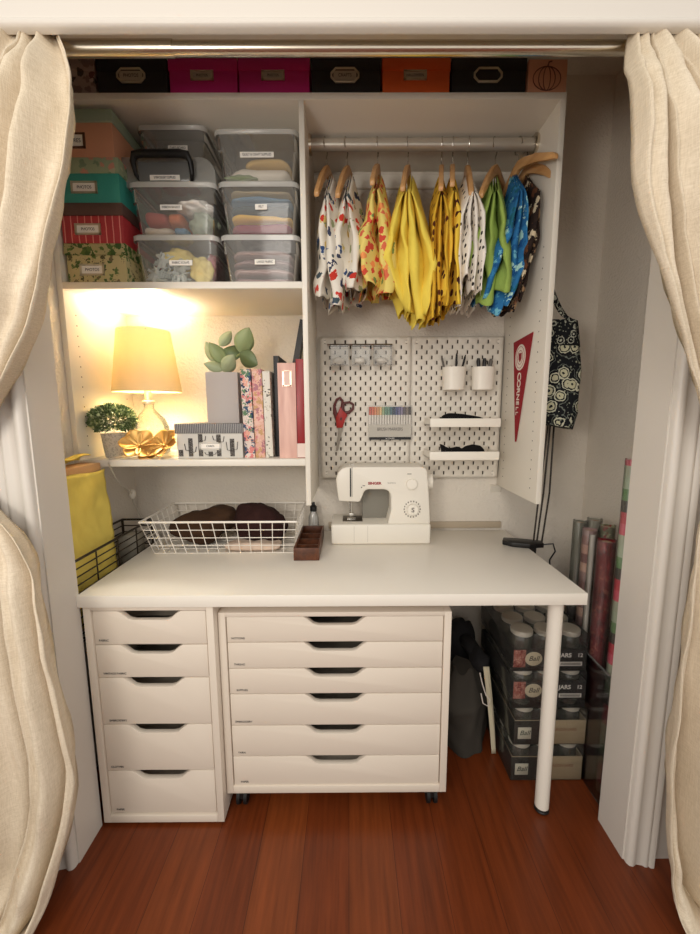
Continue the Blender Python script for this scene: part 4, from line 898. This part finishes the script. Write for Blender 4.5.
bundle('near-black brown fabric bundle at the right of the wire basket', [((.395, .45, .818), (.088, .09, .072)), ((.455, .44, .795), (.058, .075, .048))], 0, br2, 6)
cloth_fold('folded cream cloth at the front of the wire basket', .300, .500, .330, .40, .7385, .766, fabric('cream_terry', (222, 200, 182)), 51, wave=.008)

# ------------------------------------------------------------------ wooden compartment tray, bottle
t = thing('wooden_tray', 'dark wooden compartment tray lying between basket and sewing machine', 'tray', (.602, .38, .734))
dw = woodmat('dark_walnut', (66, 34, 18), (104, 58, 32), .4, 'y', 8)
mb = MB().box(.560, .566, .252, .52, T0, .778, b=.001).box(.640, .646, .252, .52, T0, .778, b=.001).box(.566, .640, .252, .258, T0, .778, b=.001).box(.566, .640, .514, .52, T0, .778, b=.001).box(.566, .640, .258, .514, T0, T0 + .005)
mb.build('frame', dw, t)
for yy in (.315, .380, .447): MB().box(.566, .640, yy, yy + .005, T0 + .005, .768).build('divider', dw, t)
t = thing('small_bottle', 'small clear bottle with a black cap behind the wooden tray', 'bottle', (.602, .552, .734))
MB().lathe(.602, .552, [(.019, T0), (.021, T0 + .004), (.021, .805), (.014, .822), (.012, .830)], 20).build('body', clear('bottle_plastic', milk=.4, gloss=.3), t)
MB().lathe(.602, .552, [(.014, .830), (.014, .848), (.007, .856), (.006, .866)], 20).build('cap', BLACK, t)

# ------------------------------------------------------------------ black wire rack and yellow fabric at the left
bw = mat('black_wire', (58, 48, 36), .45, .5)
t = thing('wire_rack', 'black wire basket rack standing between left wall and worktop', 'rack', (-.08, .25, 0))
ztop, rx0, rx1, ry0, ry1 = .820, -.128, -.016, .012, .470
mb = MB().tube([(rx1, ry0, ztop), (rx1, ry1, ztop), (rx0, ry1, ztop), (rx0, ry0, ztop)], .0042, 8, closed=True); mb.build('rim', bw, t)
for (a, b) in (((rx1, ry0), (rx1, ry1)), ((rx1, ry1), (rx0, ry1)), ((rx0, ry1), (rx0, ry0)), ((rx0, ry0), (rx1, ry0))):
    mb = MB()
    for k in range(1, 11): mb.tube([(a[0], a[1], ztop - .024 * k), (b[0], b[1], ztop - .024 * k)], .0022, 6)
    n = 4 if abs(a[1] - b[1]) > .1 else 1
    for i in range(n + 1): q = i / n; x, y = a[0] + (b[0] - a[0]) * q, a[1] + (b[1] - a[1]) * q; mb.tube([(x, y, ztop), (x, y, ztop - .24)], .0026, 6)
    mb.build('wire_side', bw, t)
for x in (rx0, rx1):
    for yy in (ry0, ry1): MB().cyl((x, yy, 0), (x, yy, ztop), .0045, None, 10).build('post', bw, t)
mb = MB()
for k in range(12): yy = ry0 + (ry1 - ry0) * k / 11; mb.tube([(rx0, yy, .58), (rx1, yy, .58)], .0022, 6)
mb.build('wire_bottom', bw, t)
yel = fabric('yellow_cotton_yardage', (230, 208, 104), .10)
t = thing('fabric_bolt', 'yellow fabric draped over a tan card in the black rack', 'fabric', (-.075, .13, .585))
MB().box(-.112, -.044, .022, .232, .584, 1.072, b=.002).build('card_core', mat('tan_cardboard', (178, 140, 98), .7), t)
def drape(u, v):
    y = .020 + (.222 + .02 * v) * u; return (-.0385 + .003 * math.sin(5 * u + 4 * v) + .006 * noise.noise(Vector((u * 3 + v * 4, v * 9 - u * 4, 1))) + .005 * noise.noise(Vector((u * 9, v * 14, 5))) + .003, y, 1.052 - .46 * v + .004 * math.sin(6 * u))
MB().grid(drape, 24, 40).build('draped_fabric', yel, t, ang=180, solid=.002)
def back(u, v):
    y = .03 + .20 * u; a = v * 2.2
    return (-.085 - .024 * math.cos(a) * 1.0, y, 1.078 + .020 * math.sin(a) + .004 * math.sin(9 * u))
MB().grid(back, 20, 12).build('folded_top', yel, t, ang=180, solid=.003)
tag(MB().box(-.105, -.040, .395, .455, .585, .778, b=.003).build('paper_pack', mat('grey_paper_pack', (168, 162, 148), .6), None, (-.07, .42, .585)), 'grey white paper pack standing at back of the black rack', 'pack')

# ------------------------------------------------------------------ jar packs under the worktop
jarglass = clear('jar_glass', tint=(190, 196, 180), milk=.14, gloss=.2, milkcol=(140, 144, 130)); lidm = mat('jar_lid_metal', (226, 220, 204), .35, .35)
kraft = woodmat('kraft_wood_print', (170, 152, 120), (198, 180, 146), .6, 'x', 6); greenblk = mat('black_green_card', (26, 30, 24), .5); blkcard = mat('black_label_card', (24, 24, 24), .45)
redprint = printed('tomato_print', (150, 96, 84), [(110, 40, 38), (186, 140, 124), (140, 70, 60)], 90, .5, .03, .5)
WRAP = clear('shrink_wrap', milk=.03, gloss=.15)
jm = MB().lathe(0, 0, [(.030, .001), (.035, .004), (.036, .09), (.035, .100), (.031, .108), (.031, .112)], 18); lm = MB().lathe(0, 0, [(.034, .1085), (.035, .110), (.035, .122), (.033, .1245), (.028, .1245), (.027, .1238)], 18)
JP = {}
def jar_pack(label, x0, y0, z0, h, kind, bo=0):
    t = thing('jar_pack', label, 'jars', (x0 + .118, y0 + .16, z0), 'packs of glass jars stacked under the worktop')
    x1, y1 = x0 + .236, y0 + .315
    for i in range(3):
        for j in range(4):
            px, py = x0 + .040 + i * .078, y0 + .040 + j * .078
            if 'jar' not in JP:
                O = WLOC[t.name]; mb = MB(); mb.v = [Vector(v) + O for v in jm.v]; mb.f = jm.f; mb.m = jm.m
                jr = mb.build('jar', jarglass, t); ml = MB(); ml.v = [Vector(v) + O for v in lm.v]; ml.f = lm.f; ml.m = lm.m; ld = ml.build('lid', lidm, jr); JP['jar'] = (jr, ld)
            else:
                jr = JP['jar'][0].copy(); COL.objects.link(jr); jr.parent = t; ld = JP['jar'][1].copy(); COL.objects.link(ld); ld.parent = jr
            jr.location = (px - x0 - .118, py - y0 - .16, .004)
    mt = blkcard if kind == 'black' else kraft
    th = .064 if kind == 'black' else .088; zb = z0 + bo
    tr = MB().box(x0, x1, y0, y0 + .002, zb, zb + th).box(x0, x1, y1 - .002, y1, zb, zb + th).box(x0, x0 + .002, y0 + .002, y1 - .002, zb, zb + th).box(x1 - .002, x1, y0 + .002, y1 - .002, zb, zb + th).build('tray', mt if kind == 'black' else [mt], t)
    MB().box(x0, x1, y0, y1, z0, z0 + .002).build('tray_base', greenblk, t)
    if kind == 'black':
        MB().box(x0 + .001, x0 + .040, y0 - .001, y0, zb + .002, zb + th - .002).build('picture_panel', redprint, tr)
        lg = MB().prism([(x0 + .066 + .028 * math.cos(R(a)), zb + .031 + .024 * math.sin(R(a))) for a in range(0, 360, 20)], 'y', y0 - .0012, y0).build('logo_oval', mat('logo_cream', (196, 186, 160), .6), tr)
        text('Ball', .024, INK, tr, (x0 + .066, y0 - .0016, zb + .032), shear=.3)
        text('JARS', .020, CARD, tr, (x0 + .168, y0 - .0006, zb + .042), bold=.0005); text('12', .018, CARD, tr, (x0 + .216, y0 - .0006, zb + .042), bold=.0005)
        MB().box(x0 + .150, x0 + .224, y0 - .0012, y0, zb + .006, zb + .020).build('barcode_patch', CARD, tr)
        MB().box(x0 + .155, x0 + .219, y0 - .0016, y0 - .0012, zb + .009, zb + .017).build('barcode', stripes('barcode_lines', (230, 226, 216), (30, 30, 30), 300, .5, 0, .6, 0), tr)
    else:
        MB().box(x0 - .0012, x0 + .085, y0 - .0012, y0, zb + .001, zb + th - .001).box(x0 - .0012, x0, y0, y1, zb, zb + th).build('dark_panel', greenblk, tr)
        MB().box(x0 + .012, x0 + .056, y0 - .0022, y0 - .0012, zb + .022, zb + .064, b=.0004).build('logo_patch', mat('logo_white', (206, 202, 184), .6), tr)
        text('Ball', .024, mat('logo_green', (50, 66, 50), .6), tr, (x0 + .034, y0 - .0026, zb + .044), shear=.3)
        text('MASON JARS', .014, mat('logo_brown', (150, 96, 66), .7), tr, (x0 + .166, y0 - .0006, zb + .054)); 
    MB().box(x0 - .0015, x1 + .0015, y0 - .003, y1 + .0015, z0 + .0005, z0 + h, b=.003).build('shrink_wrap', WRAP, t)
JX, JY = 1.285, .150
for i, (k, lab) in enumerate((('kraft', 'kraft tray of glass jars at the bottom of the stack on floor'), ('kraft', 'kraft tray of glass jars second up, under the black trays'), ('black', 'black labelled pack of glass jars third up, under the top pack'), ('black', 'black labelled pack of glass jars at the top of the stack'))):
    jar_pack(lab, JX + (.0, .004, -.006, -.010)[i], JY + .003 * i, (.0006, .1316, .2626, .3926)[i], .1298, k, (0, 0, .032, .012)[i])

# ------------------------------------------------------------------ dark bag and black bundle under the worktop
t = thing('dark_bag', 'dark grey cloth bag slumped on the floor beside jar packs', 'bag', (1.165, .36, 0))
def bagf(u, v):
    a = 2 * math.pi * u; r = (.92 + .10 * math.sin(3 * a + 2 * v) + .12 * noise.noise(Vector((math.cos(a) * 2, math.sin(a) * 2, v * 4)))) * (1 - .55 * max(0, v - .62) / .38)
    return (1.172 + .100 * r * math.cos(a), .345 + .105 * r * math.sin(a), .002 + .285 * v + .012 * math.sin(4 * a) * v)
MB().grid(bagf, 48, 24, wrap=True).add([bagf(k / 48, 0) for k in range(48)], [list(range(48))]).add([bagf(k / 48, 1) for k in range(48)], [list(range(48))]).build('body', fabric('charcoal_canvas', (68, 64, 58), .2), t, ang=180)
MB().tube([(1.205, .262, .315), (1.212, .250, .28), (1.225, .246, .24), (1.238, .243, .225), (1.232, .243, .20), (1.215, .244, .21), (1.208, .248, .245)], .0022, 6).build('drawstring', mat('white_cord', (214, 206, 196), .7), t)
t = thing('backpack', 'black bundle with pale webbing straps behind the grey bag', 'bag', (1.23, .47, 0))
MB().ball((1.212, .525, .19), .060, .056, .186, nz=.16, seed=3, sub=4, freq=2, sq=.8).build('body', DARK, t, ang=180)
MB().ball((1.235, .36, .300), .034, .06, .036, nz=.25, seed=5, sub=3, freq=2).tube([(1.22, .50, .30), (1.225, .44, .31), (1.235, .37, .30)], .028, 10).build('flap', DARK, t, ang=180)
for k, (xa, xb, yb) in enumerate(((1.236, 1.266, .255), (1.242, 1.270, .268))):
    MB().grid(lambda u, v: (xa + (xb - xa) * v + .016 * (u - .5), .295 + (yb - .295) * v - .01 * math.sin(3 * v), .315 - .312 * v), 4, 16).build('strap', mat('cream_webbing', (206, 196, 168), .8), t, ang=180, solid=.002)

# ------------------------------------------------------------------ wrapping paper rolls
RL = 'wrapping paper rolls in the right corner'
def roll(label, x, y, h, r, m, lean=(0, 0), tip=None):
    t = thing('wrapping_paper_roll', label, 'wrapping paper', (x, y, .014), RL)
    p0 = Vector((x, y, .014)); p1 = Vector((x + lean[0], y + lean[1], h))
    MB().cyl(p0, p1, r, None, 24, cap=False).build('paper', m, t, solid=.002)
    d = (p1 - p0).normalized()
    MB().cyl(p0, p1 - d * .004, r * .55, None, 18, cap=False).build('core', mat('roll_core_card', (150, 120, 92), .8), t, solid=.002)
    MB().cyl(p0 - d * .0, p1 + d * .004, r + .0022, None, 24, cap=False).build('plastic_wrap', clear('roll_plastic', milk=.05, gloss=.3), t)
    return t
roll('grey and dark brown wrapping paper roll at the left end of the group', 1.562, .335, .842, .020, bands('green_brown_print', [(50, 36, 32), (60, 44, 38), (44, 32, 28), (92, 92, 78), (104, 104, 90)], .86))
roll('pale pink banded wrapping paper roll beside the grey and brown one', 1.560, .272, .832, .021, bands('pink_band_print', [(150, 120, 116), (196, 160, 140), (126, 84, 80), (190, 150, 134), (140, 100, 96)], .16))
roll('thin pale grey wrapping paper roll between pink and red rolls', 1.5395, .222, .826, .008, mat('grey_roll_back', (168, 162, 152), .4))
roll('dark red patterned wrapping paper roll, the thickest in the group', 1.562, .185, .822, .0245, printed('dark_red_print_roll', (110, 24, 30), [(136, 40, 44), (84, 18, 24), (150, 84, 70)], 40, .45, .05, .35))
roll('grey green wrapping paper roll at the back of the group', 1.610, .330, .850, .022, mat('grey_green_roll', (140, 136, 122), .35))
roll('olive red wrapping paper roll at the back right of the group', 1.614, .265, .846, .022, printed('olive_red_roll', (110, 110, 84), [(130, 50, 44), (150, 150, 120)], 40, .45, .05, .35))
roll('tall pink, red and green banded roll beside the right jamb', 1.563, .102, 1.088, .0185, bands('holiday_bands', [(176, 184, 160), (214, 84, 108), (196, 44, 66), (52, 50, 40), (104, 146, 92), (176, 190, 164)], .205))
# clear wire bin holding the rolls
t = thing('roll_bin', 'tall clear plastic bin around the wrapping paper rolls', 'bin', (1.60, .23, 0))
MB().box(1.527, 1.699, .062, .0635, .002, .44).box(1.527, 1.5285, .0635, .372, .002, .44).box(1.6975, 1.699, .0635, .372, .002, .44).box(1.527, 1.699, .3705, .372, .002, .44).box(1.527, 1.699, .062, .372, .0005, .004).build('body', clear('thin_clear_sheet', milk=.0, gloss=.03), t)
MB().tube([(1.527, .062, .44), (1.699, .062, .44), (1.699, .372, .44), (1.527, .372, .44)], .003, 6, closed=True).build('rim', clear('thin_clear_rim', milk=.2, gloss=.4), t)
bpy.context.view_layer.update()
